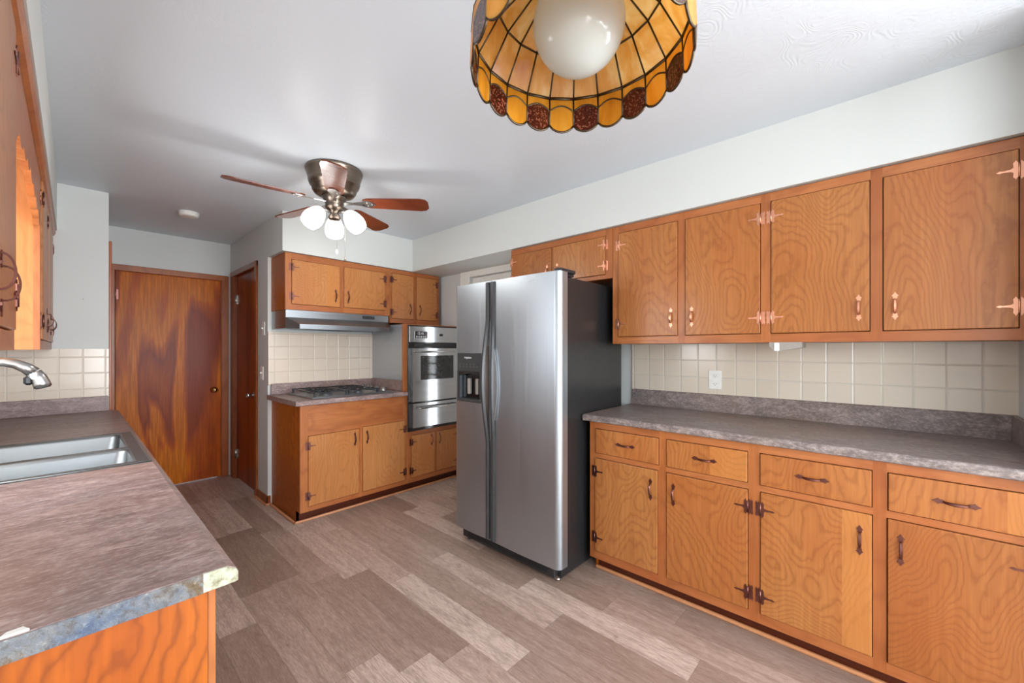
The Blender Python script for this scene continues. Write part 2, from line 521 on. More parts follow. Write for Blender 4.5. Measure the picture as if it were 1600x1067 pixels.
def tag(o, label=None, cat=None, group=None, kind=None):
    if label: o['label'] = label
    if cat: o['category'] = cat
    if group: o['group'] = group
    if kind: o['kind'] = kind
    return o
def thing(name, label, cat, loc=(0, 0, 0), rz=0, group=None):
    o = bpy.data.objects.new(name, None)
    COL.objects.link(o)
    o.empty_display_size = .1
    o.location = loc; o.rotation_euler = (0, 0, rz)
    return tag(o, label, cat, group)
def structure(o, label=None): return tag(o, label, None, None, 'structure')

# ------------------------------------------------------------------ dimensions
CEIL = 2.438; SOF = 2.12
XW, YF = 2.74, 3.89          # right wall, far wall
XL = -.42                    # left wall
YE, YD, XH = 4.046, 5.105, 1.133
XE = .173
YB, YS = -3.2, -.42

# ------------------------------------------------------------------ room shell
structure(MB().box(XL - .1, YB - .1, -.06, XW + .1, YD + .25, 0).build('floor', mat='vinyl_plank'), 'grey brown vinyl plank floor')
structure(MB().box(XL - .1, YB - .1, CEIL, XW + .1, YD + .25, CEIL + .08).build('ceiling', mat='ceiling_paint'), 'glossy pale grey textured ceiling')

def wall_hole(name, axis, a, b, lo, hi, holes, label):
    """wall slab; axis 'x' -> thickness a..b in x, runs lo..hi in y. holes (u0,u1,z0,z1)"""
    m = MB()
    us = sorted({lo, hi} | {h[0] for h in holes} | {h[1] for h in holes})
    for u0, u1 in zip(us, us[1:]):
        hs = [h for h in holes if h[0] < (u0 + u1) / 2 < h[1]]
        spans = [(0, CEIL)]
        for h in hs:
            spans = [(0, h[2])] * (h[2] > .001) + [(h[3], CEIL)]
        for z0, z1 in spans:
            if axis == 'x': m.box(a, u0, z0, b, u1, z1)
            else: m.box(u0, a, z0, u1, b, z1)
    return structure(m.build(name, mat='wall_paint'), label)
WL = (1.66, 2.48, 1.16, 2.0)
wall_hole('wall_left', 'x', XL - .1, XL, YB, YE, [WL, (-2.45, -1.05, .6, 2.1)], 'pale grey wall behind the sink counter')
wall_hole('wall_sink_end', 'y', YE, YE + .09, XL, XE, [], 'pale grey wall at the end of the sink counter')
wall_hole('wall_hall_left', 'x', XE - .1, XE, YE + .09, YD + .1, [], 'pale grey left wall of the hall')
DF = (.25, 1.058, 0, 2.05)
wall_hole('wall_hall_end', 'y', YD, YD + .1, XE, XH + .1, [DF], 'pale grey wall around the closed wooden door')
DH = (4.215, 4.93, 0, 2.085)
wall_hole('wall_hall_right', 'x', XH, XH + .1, YF, YD, [DH], 'pale grey wall with the narrow wooden door')
wall_hole('wall_far', 'y', YF, YF + .1, XH + .1, XW + .1, [], 'pale grey wall behind the cooktop')
DR = (2.30, 3.10, 0, 2.06)
wall_hole('wall_right', 'x', XW, XW + .1, YB, YF, [DR, (-2.45, -1.05, .6, 2.1)], 'pale grey wall behind the long counter')
wall_hole('wall_counter_end', 'y', YS - .12, YS, 2.06, XW, [], 'short pale wall at the near end of the long counter')
WB = (.2, 2.5, .5, 2.2)
wall_hole('wall_back', 'y', YB - .1, YB, XL, XW, [WB], 'pale wall with the added wide dining window')
structure(MB().box(2.34, YS, SOF, XW, YF, CEIL).build('wall_soffit_right', mat='soffit_paint'), 'off-white soffit above the long run of cabinets')
structure(MB().box(XH, 3.53, SOF, 2.34, YF, CEIL).build('wall_soffit_far', mat='soffit_paint'), 'off-white soffit above the cooktop cabinets')
structure(MB().box(XL, .72, SOF, -.071, YE, CEIL).build('wall_soffit_left', mat='soffit_paint'), 'off-white soffit above the sink cabinets')
# tiles
structure(MB().box(2.726, YS, 1.04, XW, 1.336, 1.372).build('wall_tile_right', mat='tile_right'), 'cream square tiles above the long counter')
structure(MB().box(XH, 3.876, 1.02, 2.0895, YF, 1.48).build('wall_tile_far', mat='tile_far'), 'cream square tiles behind the cooktop')
structure(MB().box(XL, 4.032, 1.0, XE, YE, 1.334).build('wall_tile_left', mat='tile_left'), 'cream square tiles at the end of the sink counter')
structure(MB().box(XL, .96, 1.0, XL + .012, 4.032, 1.12).build('wall_tile_sink', mat='tile_left'), 'cream square tiles below the sink window')

# windows
def window(name, axis, pos, u0, u1, z0, z1, nu, nz, label, cas=.06, inward=1):
    r = tag(thing(name, label, None), kind='structure')
    m = MB(); t = .035
    def bx(mm, a, b, c, d, p0, p1):
        if axis == 'x': mm.box(min(p0, p1), a, c, max(p0, p1), b, d, bev=.003)
        else: mm.box(a, min(p0, p1), c, b, max(p0, p1), d, bev=.003)
    i = pos + .015 * inward; o = pos - .005 * inward
    for (a, b, c, d) in ((u0 - cas, u0, z0 - cas, z1 + cas), (u1, u1 + cas, z0 - cas, z1 + cas), (u0, u1, z1, z1 + cas), (u0, u1, z0 - cas, z0)):
        bx(m, a, b, c, d, i, o)
    m.build('window_casing', r, 'white_trim')
    m = MB(); q0, q1 = pos - .03 * inward, pos - .06 * inward
    for (a, b, c, d) in ((u0, u0 + t, z0, z1), (u1 - t, u1, z0, z1), (u0, u1, z1 - t, z1), (u0, u1, z0, z0 + t)):
        bx(m, a, b, c, d, q0, q1)
    for k in range(1, nu):
        x = u0 + (u1 - u0) * k / nu; bx(m, x - .015, x + .015, z0, z1, q0, q1)
    for k in range(1, nz):
        z = z0 + (z1 - z0) * k / nz; bx(m, u0, u1, z - .012, z + .012, q0, q1)
    m.build('window_frame', r, 'white_trim')
    m = MB(); bx(m, u0 + t, u1 - t, z0 + t, z1 - t, pos - .043 * inward, pos - .047 * inward)
    m.build('window_pane', r, 'window_glass')
    return r
window('window_1', 'x', XL, *WL, 1, 2, 'white framed window above the sink')
window('added_window_2', 'y', YB, *WB, 2, 1, 'wide white framed dining window added for daylight')  # unseen, added as the source of the main daylight
window('added_window_3', 'x', XL, -2.45, -1.05, .6, 2.1, 2, 1, 'white framed side window added to the dining area for daylight')  # unseen, added as a source for the side fill

window('added_window_4', 'x', XW, -2.45, -1.05, .6, 2.1, 2, 1, 'white framed right-hand window added to light the left side', inward=-1)  # unseen, added as a source for light towards the left

# interior doors (structure)
def knob(m, c, d, r=.026):
    """door knob at c pointing along unit vector d"""
    d = Vector(d); rot = d.to_track_quat('Z', 'Y').to_matrix()
    m.lathe([(.0001, 0), (.03, 0), (.031, .006), (.012, .010), (.010, .03), (.016, .036), (r, .046), (r + .002, .056), (r - .006, .066), (.0001, .070)], c, 24, tf=rot)
    return m
d1 = tag(thing('door_1', 'closed reddish brown plywood door at the end of the hall', None, (DF[0], YD, 0)), kind='structure')
MB().box(.012, .012, .006, DF[1] - DF[0] - .008, .05, DF[3] - .006, bev=.002).build('door_panel', d1, 'lauan_door', (1, 1, .3))
m = MB()
m.box(-.06, -.016, 0, .006, .0, DF[3] + .05, bev=.004); m.box(DF[1] - DF[0] - .004, -.016, 0, DF[1] - DF[0] + .058, 0, DF[3] + .05, bev=.004)
m.box(-.06, -.018, DF[3] - .006, DF[1] - DF[0] + .058, 0, DF[3] + .05, bev=.004)
m.box(0, .052, 0, .03, .07, DF[3]); m.box(DF[1] - DF[0] - .03, .052, 0, DF[1] - DF[0], .07, DF[3]); m.box(0, .052, DF[3] - .03, DF[1] - DF[0], .07, DF[3]); m.box(0, 0, 0, .008, .09, DF[3]); m.box(DF[1] - DF[0] - .008, 0, 0, DF[1] - DF[0], .09, DF[3]); m.box(0, 0, DF[3] - .006, DF[1] - DF[0], .09, DF[3])
m.build('door_casing', d1, 'dark_casing', (1.05, 1, .2))
tag(knob(MB(), (.991 - DF[0], .012, .912), (0, -1, 0)).build('door_knob', d1, 'brass'), 'round brass knob')
for z in (1.83, .3):
    MB().tube([(.010, .006, z - .045), (.010, .006, z + .045)], .006).box(.010, .004, z - .045, .03, .0125, z + .045).build('door_hinge', d1, 'dark_copper')
d2 = tag(thing('door_2', 'narrow dark brown plywood door on the right side of the hall', None, (XH, DH[0], 0)), kind='structure')
w = DH[1] - DH[0]
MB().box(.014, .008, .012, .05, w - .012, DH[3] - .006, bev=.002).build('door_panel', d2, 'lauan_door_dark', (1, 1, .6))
m = MB()
m.box(-.016, -.055, 0, 0, .004, DH[3] + .048, bev=.004); m.box(-.016, w - .004, 0, 0, w + .10, DH[3] + .048, bev=.004)
m.box(-.018, -.055, DH[3] - .005, 0, w + .10, DH[3] + .048, bev=.004)
m.box(.052, 0, 0, .07, .03, DH[3]); m.box(.052, w - .03, 0, .07, w, DH[3]); m.box(0, 0, 0, .09, .006, DH[3]); m.box(0, w - .008, 0, .09, w, DH[3]); m.box(0, 0, DH[3] - .005, .09, w, DH[3])
m.build('door_casing', d2, 'dark_casing', (.85, 1, .7))
m = knob(MB(), (.014, .10, .905), (-1, 0, 0), .022)
tag(m.build('door_knob', d2, 'nickel'), 'nickel knob')
MB().lathe([(.0001, 0), (.022, 0), (.024, .004), (.018, .01), (.0001, .012)], (.014, .085, 1.30), 20, tf=Vector((-1, 0, 0)).to_track_quat('Z', 'Y').to_matrix()).build('deadbolt', d2, 'dark_copper')
for z in (1.84, .26):
    MB().tube([(.004, w - .012, z - .045), (.004, w - .012, z + .045)], .007).box(.006, w - .04, z - .045, .0145, w - .012, z + .045).build('door_hinge', d2, 'chrome_hinge')
d3 = tag(thing('door_3', 'white glazed side door behind the refrigerator', None, (XW, DR[0], 0)), kind='structure')
w = DR[1] - DR[0]
m = MB(); h = DR[3]
ga, gb = .24, .39
m.box(.03, .004, .006, .07, ga, h - .004); m.box(.03, gb, .006, .07, w - .004, h - .004)
m.box(.03, ga, .006, .07, gb, .40); m.box(.03, ga, 1.88, .07, gb, h - .004)
for z in (1.045, 1.17): m.box(.025, ga, z - .010, .065, gb, z + .010)
m.build('door_panel', d3, 'white_trim')
MB().box(.048, ga, .40, .052, gb, 1.88).build('door_glass', d3, 'window_glass')
m = MB()
m.box(-.018, w, 0, 0, w + .14, h + .075, bev=.003); m.box(-.018, -.09, 0, 0, 0, h + .075, bev=.003); m.box(-.018, .0005, h, 0, w - .0005, h + .075, bev=.003)
m.build('door_casing', d3, 'white_trim')
tag(knob(MB(), (.03, .07, .95), (-1, 0, 0), .022).build('door_knob', d3, 'nickel'), 'nickel knob')

# baseboards and shoe mouldings
m = MB(); m.box(XH - .013, YF - .013, 0, XH, DH[0] - .056, .075, bev=.003); m.box(XH - .013, YF - .013, 0, 1.152, YF, .075, bev=.003)
structure(m.build('baseboard_hall', mat='dark_casing', color=(.8, 1, .4)), 'dark brown baseboard around the hall corner')
def shoe(name, pts, lab):
    m = MB()
    for (x0, y0, x1, y1) in pts:
        m.box(x0, y0, 0, x1, y1, .017, bev=.005, seg=2)
    return structure(m.build(name, mat='shoe_wood'), lab)
shoe('trim_1', [(XH - .030, YF - .030, XH - .013, DH[0] - .056), (XH - .030, YF - .030, 1.152, YF - .013)], 'pale shoe moulding at the hall corner')
shoe('trim_2', [(2.165, YS, 2.182, 1.300)], 'pale shoe moulding below the long base cabinet')
shoe('trim_3', [(1.135, 3.290, 1.152, YF - .030), (1.135, 3.290, XW, 3.307)], 'pale shoe moulding below the cooktop cabinet')
m = MB(); m.box(XE, YE + .004, 0, XE + .016, YE + .07, 2.10, bev=.003)
structure(m.build('trim_4', mat='dark_casing', color=(1.15, 1, .9)), 'narrow wooden trim strip on the corner beside the end wall')

# ------------------------------------------------------------------ hardware
def plate(m, pts, y0, y1):
    m.prism(pts, 'y', y0, y1)
def handle_mesh(name, matname):
    m = MB(); n = 14; r = .031
    rg = []
    for i in range(n + 1):
        a = PI * i / n
        y, z = -.001 - .021 * math.sin(a) ** .75, -r * math.cos(a)
        wd = .0036 + .0024 * math.sin(a)
        ny, nz = -math.sin(a), -math.cos(a)
        th = .0014
        rg.append([m.bm.verts.new(p) for p in ((-wd, y - ny * th, z - nz * th), (wd, y - ny * th, z - nz * th), (wd * .6, y + ny * th * 1.3, z + nz * th * 1.3), (-wd * .6, y + ny * th * 1.3, z + nz * th * 1.3))])
    for r1, r2 in zip(rg, rg[1:]):
        for q in range(4): m.bm.faces.new((r1[q], r1[(q + 1) % 4], r2[(q + 1) % 4], r2[q])).smooth = False
    m.bm.faces.new(rg[0][::-1]); m.bm.faces.new(rg[-1])
    bmesh.ops.recalc_face_normals(m.bm, faces=m.bm.faces)
    for s in (-1, 1):
        sp = [(0, .060), (.0035, .053), (.0055, .050), (.011, .044), (.0065, .040), (.0075, .034), (.003, .028), (-.003, .028), (-.0075, .034), (-.0065, .040), (-.011, .044), (-.0055, .050), (-.0035, .053)]
        plate(m, [(x, s * z) for x, z in sp], -.0022, .0004)
        m.lathe([(.0001, -.0036), (.002, -.003), (.0026, -.0022)], (0, 0, 0), 8, tf=Matrix.Translation((0, 0, s * .046)) @ Matrix.Rotation(-PI / 2, 4, 'X') @ Matrix.Scale(-1, 4, (0, 0, 1)))
    o = m.build(name, None, matname)
    me = o.data; bpy.data.objects.remove(o)
    return me
def hinge_mesh(name, matname):
    """door is on +x side of the pin, frame on -x side"""
    m = MB()
    leaf = [(.003, -.026), (.0055, -.030), (.0085, -.036), (.0115, -.030), (.0150, -.026), (.0140, -.010), (.020, -.005), (.040, -.0026), (.047, -.0050), (.056, 0), (.047, .0050), (.040, .0026), (.020, .005), (.0140, .010), (.0150, .026), (.0115, .030), (.0085, .036), (.0055, .030), (.003, .026)]
    plate(m, leaf, -.0022, .0003)
    fr = [(-.003, -.026), (-.0045, -.030), (-.0060, -.036), (-.0085, -.030), (-.0115, -.028), (-.0145, -.030), (-.0165, -.036), (-.0185, -.030), (-.0205, -.025), (-.0185, -.010), (-.0205, 0), (-.0185, .010), (-.0205, .025), (-.0185, .030), (-.0165, .036), (-.0145, .030), (-.0115, .028), (-.0085, .030), (-.0060, .036), (-.0045, .030), (-.003, .026)]
    plate(m, fr, .0048, .0075)
    m.tube([(0, -.001, -.026), (0, -.001, .026)], .0036, 8)
    o = m.build(name, None, matname)
    me = o.data; bpy.data.objects.remove(o)
    return me
HND = {k: handle_mesh('pull_' + k, k) for k in ('copper', 'dark_copper')}
HNG = {k: hinge_mesh('hinge_' + k, k) for k in ('copper', 'dark_copper')}
def place(me, name, parent, x, y, z, ry=0, sx=1):
    o = bpy.data.objects.new(name, me); COL.objects.link(o)
    o.parent = parent; o.location = (x, y, z); o.rotation_euler = (0, ry, 0); o.scale = (sx, 1, 1)
    return o

# ------------------------------------------------------------------ cabinets
G = .003
PR = .007      # how far doors stand proud of the frame
def cabinet(name, label, loc, rz, Wd, D, z0, z1, doors=(), drawers=(), panels=(), ply_m='birch_ply', hw='copper', toe=None, side_m='end_ply', tone=1., floor_side=False, opens=(), cat='cabinet', toe_x=None):
    """local x right, y into depth, z up. doors: (x0,x1,z0,z1,hinge 'L'/'R',handle_z or None,[opts])"""
    r = thing(name, label, cat, loc, rz)
    T = .019
    m = MB()
    zb = 0 if floor_side else z0
    m.box(0, T, z0, .016, D, z1); m.box(Wd - .016, T, z0, Wd, D, z1)
    e = .001
    m.box(e, D - .012, z0 + e, Wd - e, D - e, z1 - e); m.box(e, T + e, z0 + e, Wd - e, D - .0125, z0 + .016)
    if not floor_side: m.box(e, T + e, z1 - .016, Wd - e, D - .0125, z1 - e)
    if floor_side:
        m.box(0, .07, 0, .016, D, z0 - .0002)
    m.build('carcass', r, side_m, (1, 1, random.random()))
    ops = [(d[0] - G, d[1] + G, d[2] - G, d[3] + G) for d in list(doors) + list(drawers)] + list(opens)
    xs = sorted({0, Wd} | {v for o in ops for v in o[:2]}); zs = sorted({z0, z1} | {v for o in ops for v in o[2:]})
    m = MB()
    # stiles full height, rails between
    def xin(x): return any(o[0] < x < o[1] for o in ops)
    for xa, xb in zip(xs, xs[1:]):
        xm = (xa + xb) / 2
        if not xin(xm): m.box(xa, 0, z0, xb, T, z1, 'fir_vertical')
        else:
            run = None
            for za, zb_ in zip(zs, zs[1:]):
                zm = (za + zb_) / 2
                solid = not any(o[0] < xm < o[1] and o[2] < zm < o[3] for o in ops)
                if solid: run = (run[0], zb_) if run else (za, zb_)
                elif run: m.box(xa, 0, run[0], xb, T, run[1], 'fir_horizontal'); run = None
            if run: m.box(xa, 0, run[0], xb, T, run[1], 'fir_horizontal')
    m.build('face_frame', r, None, (tone, 1, random.random()))
    def slab(nm, d, opt):
        cx, cz = (d[0] + d[1]) / 2, (d[2] + d[3]) / 2
        w, h = d[1] - d[0], d[3] - d[2]
        seam = opt.get('seam')
        col = (opt.get('tone', random.uniform(.95, 1.05)), 1.0 if seam is None else ((seam - .5) * w + 2) / 4, opt.get('seed', random.random()))
        o = MB().box(-w / 2, -PR, -h / 2, w / 2, .013, h / 2, bev=.003, seg=2).build(nm, r, opt.get('mat', ply_m), col, (cx, 0, cz))
        return o, w, h
    for d in doors:
        opt = d[6] if len(d) > 6 else {}
        o, w, h = slab('door', d, opt)
        s = -1 if d[4] == 'L' else 1
        hh = opt.get('hinge_in', .077)
        for hz in (h / 2 - hh, -h / 2 + hh + .002):
            place(HNG[hw], 'hinge', o, s * (w / 2 + .001), -PR - .0003, hz, 0, -s)
        if d[5] is not None:
            place(HND[hw], 'handle', o, -s * (w / 2 - .036), -PR - .0002, d[5] - (d[2] + d[3]) / 2)
    for d in drawers:
        opt = d[4] if len(d) > 4 else {}
        o, w, h = slab('drawer', d, opt)
        place(HND[hw], 'handle', o, opt.get('hx', 0), -PR - .0002, 0, PI / 2)
    for p in panels:
        MB().box(p[0], -.003, p[2], p[1], 0, p[3]).build('apron_panel', r, 'fir_horizontal', (1.02, 1, .35))
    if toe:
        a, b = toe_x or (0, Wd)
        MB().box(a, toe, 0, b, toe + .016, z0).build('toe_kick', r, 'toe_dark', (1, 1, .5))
    return r

# long base cabinet on the right : local x = 1.304 - Y
o0 = 1.304
def yy(a, b): return (o0 - a, o0 - b)
zb, zt = .088, .9025
cabinet('base_cabinet', 'long orange-brown wooden base cabinet with four drawers over four doors, under the right-hand worktop', (2.11, o0, 0), -PI / 2, o0 - YS - .002, .612, zb, zt,
        doors=[yy(1.268, .889) + (.136, .685, 'L', .579, {'tone': .96, 'seed': .31}),
               yy(.839, .464) + (.136, .685, 'R', .579, {'tone': 1.0, 'seed': .62}),
               yy(.412, .036) + (.136, .685, 'L', .579, {'tone': .98, 'seed': .13, 'seam': .76}),
               yy(-.009, -.360) + (.136, .685, 'R', .579, {'tone': .88, 'seed': .77})],
        drawers=[yy(1.264, .883) + (.718, .859, {'tone': 1.03, 'seed': .2}), yy(.839, .466) + (.718, .859, {'tone': 1.04, 'seed': .43, 'seam': .57}),
                 yy(.413, .037) + (.718, .859, {'tone': 1.03, 'seed': .56}), yy(-.011, -.360) + (.718, .859, {'tone': 1.02, 'seed': .85, 'seam': .83})],
        toe=.072, hw='dark_copper', tone=1.04, floor_side=True)
# upper run on the right
o0 = 1.292
cabinet('wall_cabinet', 'long orange-brown wall cabinet with four tall doors and copper hinges above the tiled splashback', (2.365, o0, 0), -PI / 2, o0 - YS - .002, .373, 1.366, 2.116,
        doors=[yy(1.250, .879) + (1.412, 2.070, 'L', 1.515, {'tone': .97, 'seed': .21}),
               yy(.834, .464) + (1.412, 2.070, 'R', 1.515, {'tone': 1.0, 'seed': .72}),
               yy(.416, .048) + (1.412, 2.070, 'L', 1.515, {'tone': .98, 'seed': .53}),
               yy(.003, -.364) + (1.412, 2.070, 'R', 1.515, {'tone': .98, 'seed': .37})], hw='copper', tone=1.0)
o0 = 2.185
cabinet('wall_cabinet', 'short reddish two-door wall cabinet directly above the refrigerator', (2.365, o0, 0), -PI / 2, o0 - 1.294, .373, 1.793, 2.116,
        doors=[yy(2.175, 1.785) + (1.822, 2.072, 'L', 1.893, {'tone': .93, 'seed': .11, 'hinge_in': .055}), yy(1.767, 1.346) + (1.822, 2.072, 'R', 1.893, {'tone': .96, 'seed': .9, 'hinge_in': .055})], hw='copper')
# far base cabinets (local x = X - 1.163)
o1 = 1.163
def xx(a, b): return (a - o1, b - o1)
cabinet('base_cabinet', 'wooden two-door base cabinet under the gas cooktop', (o1, 3.247, 0), 0, 2.090 - o1, .643, .088, .9025,
        doors=[xx(1.222, 1.626) + (.128, .664, 'L', .585, {'tone': .98, 'seed': .05, 'hinge_in': .075}), xx(1.662, 2.066) + (.128, .674, 'R', .585, {'tone': .98, 'seed': .15, 'hinge_in': .075})],
        panels=[xx(1.22, 2.05) + (.70, .84)], ply_m='birch_ply_pale', hw='dark_copper', toe=.07, floor_side=True, tone=1.05)
o1 = 2.091
ov = cabinet('oven_cabinet', 'tall wooden oven housing cabinet with two small doors below the steel wall oven', (o1, 3.247, 0), 0, XW - .004 - o1, .64, .088, 1.566,
        doors=[xx(2.141, 2.402) + (.135, .524, 'L', .455, {'tone': .97, 'seed': .4, 'hinge_in': .06}), xx(2.424, 2.686) + (.135, .524, 'R', .455, {'tone': .97, 'seed': .47, 'hinge_in': .06})],
        opens=[xx(2.106, 2.700) + (.578, 1.545)], ply_m='birch_ply_pale', hw='dark_copper', toe=.07, tone=1.03, cat='cabinet')
MB().box(-.0365, 0, .9425, 0, .02, 1.566).build('edge_board', ov, 'fir_vertical', (1.05, 1, .3))
tag(MB().box(-.0030, .0205, 1.037, -.0008, .628, 1.565).build('splash_sheet', ov, 'sheet_metal'), 'grey metal heat shield sheet')
# far uppers
o1 = 1.159
cabinet('wall_cabinet', 'wooden two-door wall cabinet directly above the range hood', (o1, 3.55, 0), 0, 2.095 - o1, .338, 1.655, 2.116,
        doors=[xx(1.208, 1.600) + (1.702, 2.062, 'L', 1.80, {'tone': 1.0, 'seed': .25, 'hinge_in': .06, 'seam': .72}), xx(1.641, 2.040) + (1.706, 2.066, 'R', 1.80, {'tone': 1.0, 'seed': .35, 'hinge_in': .06})],
        ply_m='birch_ply_pale', hw='dark_copper', tone=.98)
o1 = 2.096
cabinet('wall_cabinet', 'narrow wooden two-door wall cabinet above the steel wall oven', (o1, 3.55, 0), 0, 2.69 - o1, .338, 1.590, 2.116,
        doors=[xx(2.117, 2.360) + (1.634, 2.074, 'L', 1.735, {'tone': .97, 'seed': .65, 'hinge_in': .06}), xx(2.404, 2.655) + (1.634, 2.078, 'R', 1.735, {'tone': .97, 'seed': .75, 'hinge_in': .06})],
        ply_m='birch_ply_pale', hw='dark_copper', tone=.98)
# left side : local x = Y - o2
o2 = 2.63
def ll(a, b): return (a - o2, b - o2)
cabinet('wall_cabinet', 'wall cabinet over the far end of the sink counter with orange side panel', (-.094, o2, 0), PI / 2, YE - .004 - o2, .322, 1.330, 2.116,
        doors=[ll(2.68, 3.10) + (1.375, 2.06, 'L', 1.475, {'tone': .9}), ll(3.15, 3.56) + (1.375, 2.06, 'L', 1.475), ll(3.60, 4.0) + (1.375, 2.06, 'R', 1.475)], hw='dark_copper', side_m='birch_ply_pale', tone=.9)
o2 = .76
cabinet('wall_cabinet', 'wall cabinet at the left picture edge nearest the camera with two arched dark pulls', (-.094, o2, 0), PI / 2, 1.52 - o2, .322, 1.330, 2.116,
        doors=[ll(.80, 1.108) + (1.375, 2.06, 'L', 1.462, {'tone': .9}), ll(1.122, 1.45) + (1.375, 2.06, 'R', 1.450, {'tone': .9})], hw='dark_copper', tone=.9)
# valance above the sink window
m = MB(); prof = [(1.52, 2.116)]
pts = []
n = 60; u0, u1 = 1.521, 2.629
for i in range(n + 1):
    t = i / n
    z = 1.885 + .05 * (1 - abs(2 * t - 1)) - .026 * abs(math.sin(t * PI * 8)) - (.02 if t < .06 or t > .94 else 0)
    pts.append((u0 + (u1 - u0) * t, z))
m.prism([(u0, 2.112)] + pts + [(u1, 2.112)], 'x', -.112, -.094)
tag(m.build('window_valance', mat='fir_horizontal', color=(.95, 1, .4)), 'scalloped wooden valance board above the sink window between two wall cabinets', 'valance')
m = MB(); m.prism([(-.094 + .0005, 2.075), (-.082, 2.085), (-.076, 2.10), (-.076, 2.119), (-.094 + .0005, 2.119)], 'y', .76, YE - .004)
structure(m.build('trim_5', mat='fir_horizontal', color=(1.0, 1, .8)), 'wooden moulding along the top of the sink-side cabinets')
# left base cabinet
o2 = .975
cabinet('base_cabinet', 'orange plywood sink base cabinet whose bare end panel faces the camera', (.190, o2, 0), PI / 2, YE - .02 - o2, .605, .088, .8625,
        doors=[ll(a, a + .44) + (.13, .64, 'L' if i % 2 == 0 else 'R', .55) for i, a in enumerate((1.02, 1.50, 2.02, 2.50, 3.02, 3.50))],
        drawers=[ll(a, a + .44) + (.68, .82) for a in (1.02, 1.50, 2.02, 2.50, 3.02, 3.50)], toe=.07, hw='dark_copper', floor_side=True)
bc = bpy.data.objects['base_cabinet.002']
MB().box(0, 0, .0, .004, .605, .8625).build('veneer_panel', bc, 'end_ply', (1.0, 1.0, .15), (-.0045, 0, 0))
MB().box(-.0065, -.001, 0, 0, .012, .8625, bev=.0015).build('corner_strip', bc, 'fir_vertical', (.9, 1, .2))

# ------------------------------------------------------------------ worktops
def nose(x_front, x_back, zt, th=.038, sgn=1, r=.013):
    """profile (p,z) with rounded front nose; sgn=+1: front at small p"""
    pr = []
    for i in range(7):
        a = PI / 2 * i / 6
        pr.append((x_front + sgn * (r - r * math.sin(a)), zt - r + r * math.cos(a)))
    pr = pr  # from top to front
    lo = [(x_front, zt - th + .004), (x_front + sgn * .004, zt - th)]
    return [(x_back, zt)] + pr + lo + [(x_back, zt - th)]
wt = thing('worktop', 'long grey-brown stone-look laminate worktop with rounded front along the right wall', 'worktop', (2.4, .46, .94))
m = MB()
m.prism([(p - 2.4, z - .94) for p, z in nose(2.085, 2.739, .9405)], 'y', YS + .002 - .46, 1.341 - .46, smooth=False)
m.build('top', wt, 'slate_laminate_y')
m = MB(); m.prism([(2.722, .9405), (2.722, 1.044), (2.726, 1.050), (2.739, 1.050), (2.739, .9405)], 'y', YS + .002, 1.336)
m.bm.transform(Matrix.Translation((-2.4, -.46, -.94))); m.build('backsplash', wt, 'slate_laminate_y')
m = MB(); m.prism([(2.13, .9405), (2.13, 1.03), (2.15, 1.048), (2.721, 1.048), (2.721, .9405)], 'y', YS + .002, YS + .020)
m.bm.transform(Matrix.Translation((-2.4, -.46, -.94))); m.build('side_splash', wt, 'slate_laminate_y')

wf = thing('worktop', 'short grey-brown laminate worktop carrying the gas cooktop', 'worktop', (1.6, 3.5, .94))
m = MB(); m.prism([(y - 3.5, z - .94) for y, z in nose(3.222, 3.889, .9405)], 'x', 1.125 - 1.6, 2.088 - 1.6)
m.build('top', wf, 'slate_laminate')
MB().box(1.150 - 1.6, .358, .0005, 2.087 - 1.6, .376, .095, bev=.003).build('backsplash', wf, 'slate_laminate')
MB().box(2.068 - 1.6, -.225, .0005, 2.087 - 1.6, .357, .095, bev=.003).build('side_splash', wf, 'slate_laminate')

ZL = .9005
wl = thing('worktop', 'worn grey-brown laminate sink worktop with chipped bluish end edge nearest the camera', 'worktop', (0, 2.5, ZL))
SX0, SX1, SY0, SY1 = -.345, .190, 2.085, 2.850      # sink cut-out
def chamf(y0, y1):
    return [(-.419, ZL), (.208, ZL), (.2245, ZL - .010), (.228, ZL - .018), (.228, ZL - .036), (.224, ZL - .038), (-.419, ZL - .038)]
m = MB()
T = Matrix.Translation((0, -2.5, -ZL))
m.prism(chamf(0, 0), 'y', .966, SY0); m.prism(chamf(0, 0), 'y', SY1, YE - .016)
fr = [(SX1, ZL), (.208, ZL), (.2245, ZL - .010), (.228, ZL - .018), (.228, ZL - .036), (.224, ZL - .038), (SX1, ZL - .038)]
m.prism(fr, 'y', SY0, SY1); m.box(-.419, SY0, ZL - .038, SX0, SY1, ZL)
m.bm.transform(T); m.build('top', wl, 'slate_laminate')
m = MB(); m.box(-.40, YE - .033, ZL + .0002, XE - .004, YE - .0145, 1.004, bev=.002); m.box(-.4185, .966, ZL + .0002, -.400, YE - .0145, 1.004, bev=.002)
m.bm.transform(T); m.build('backsplash', wl, 'slate_laminate')
m = MB()
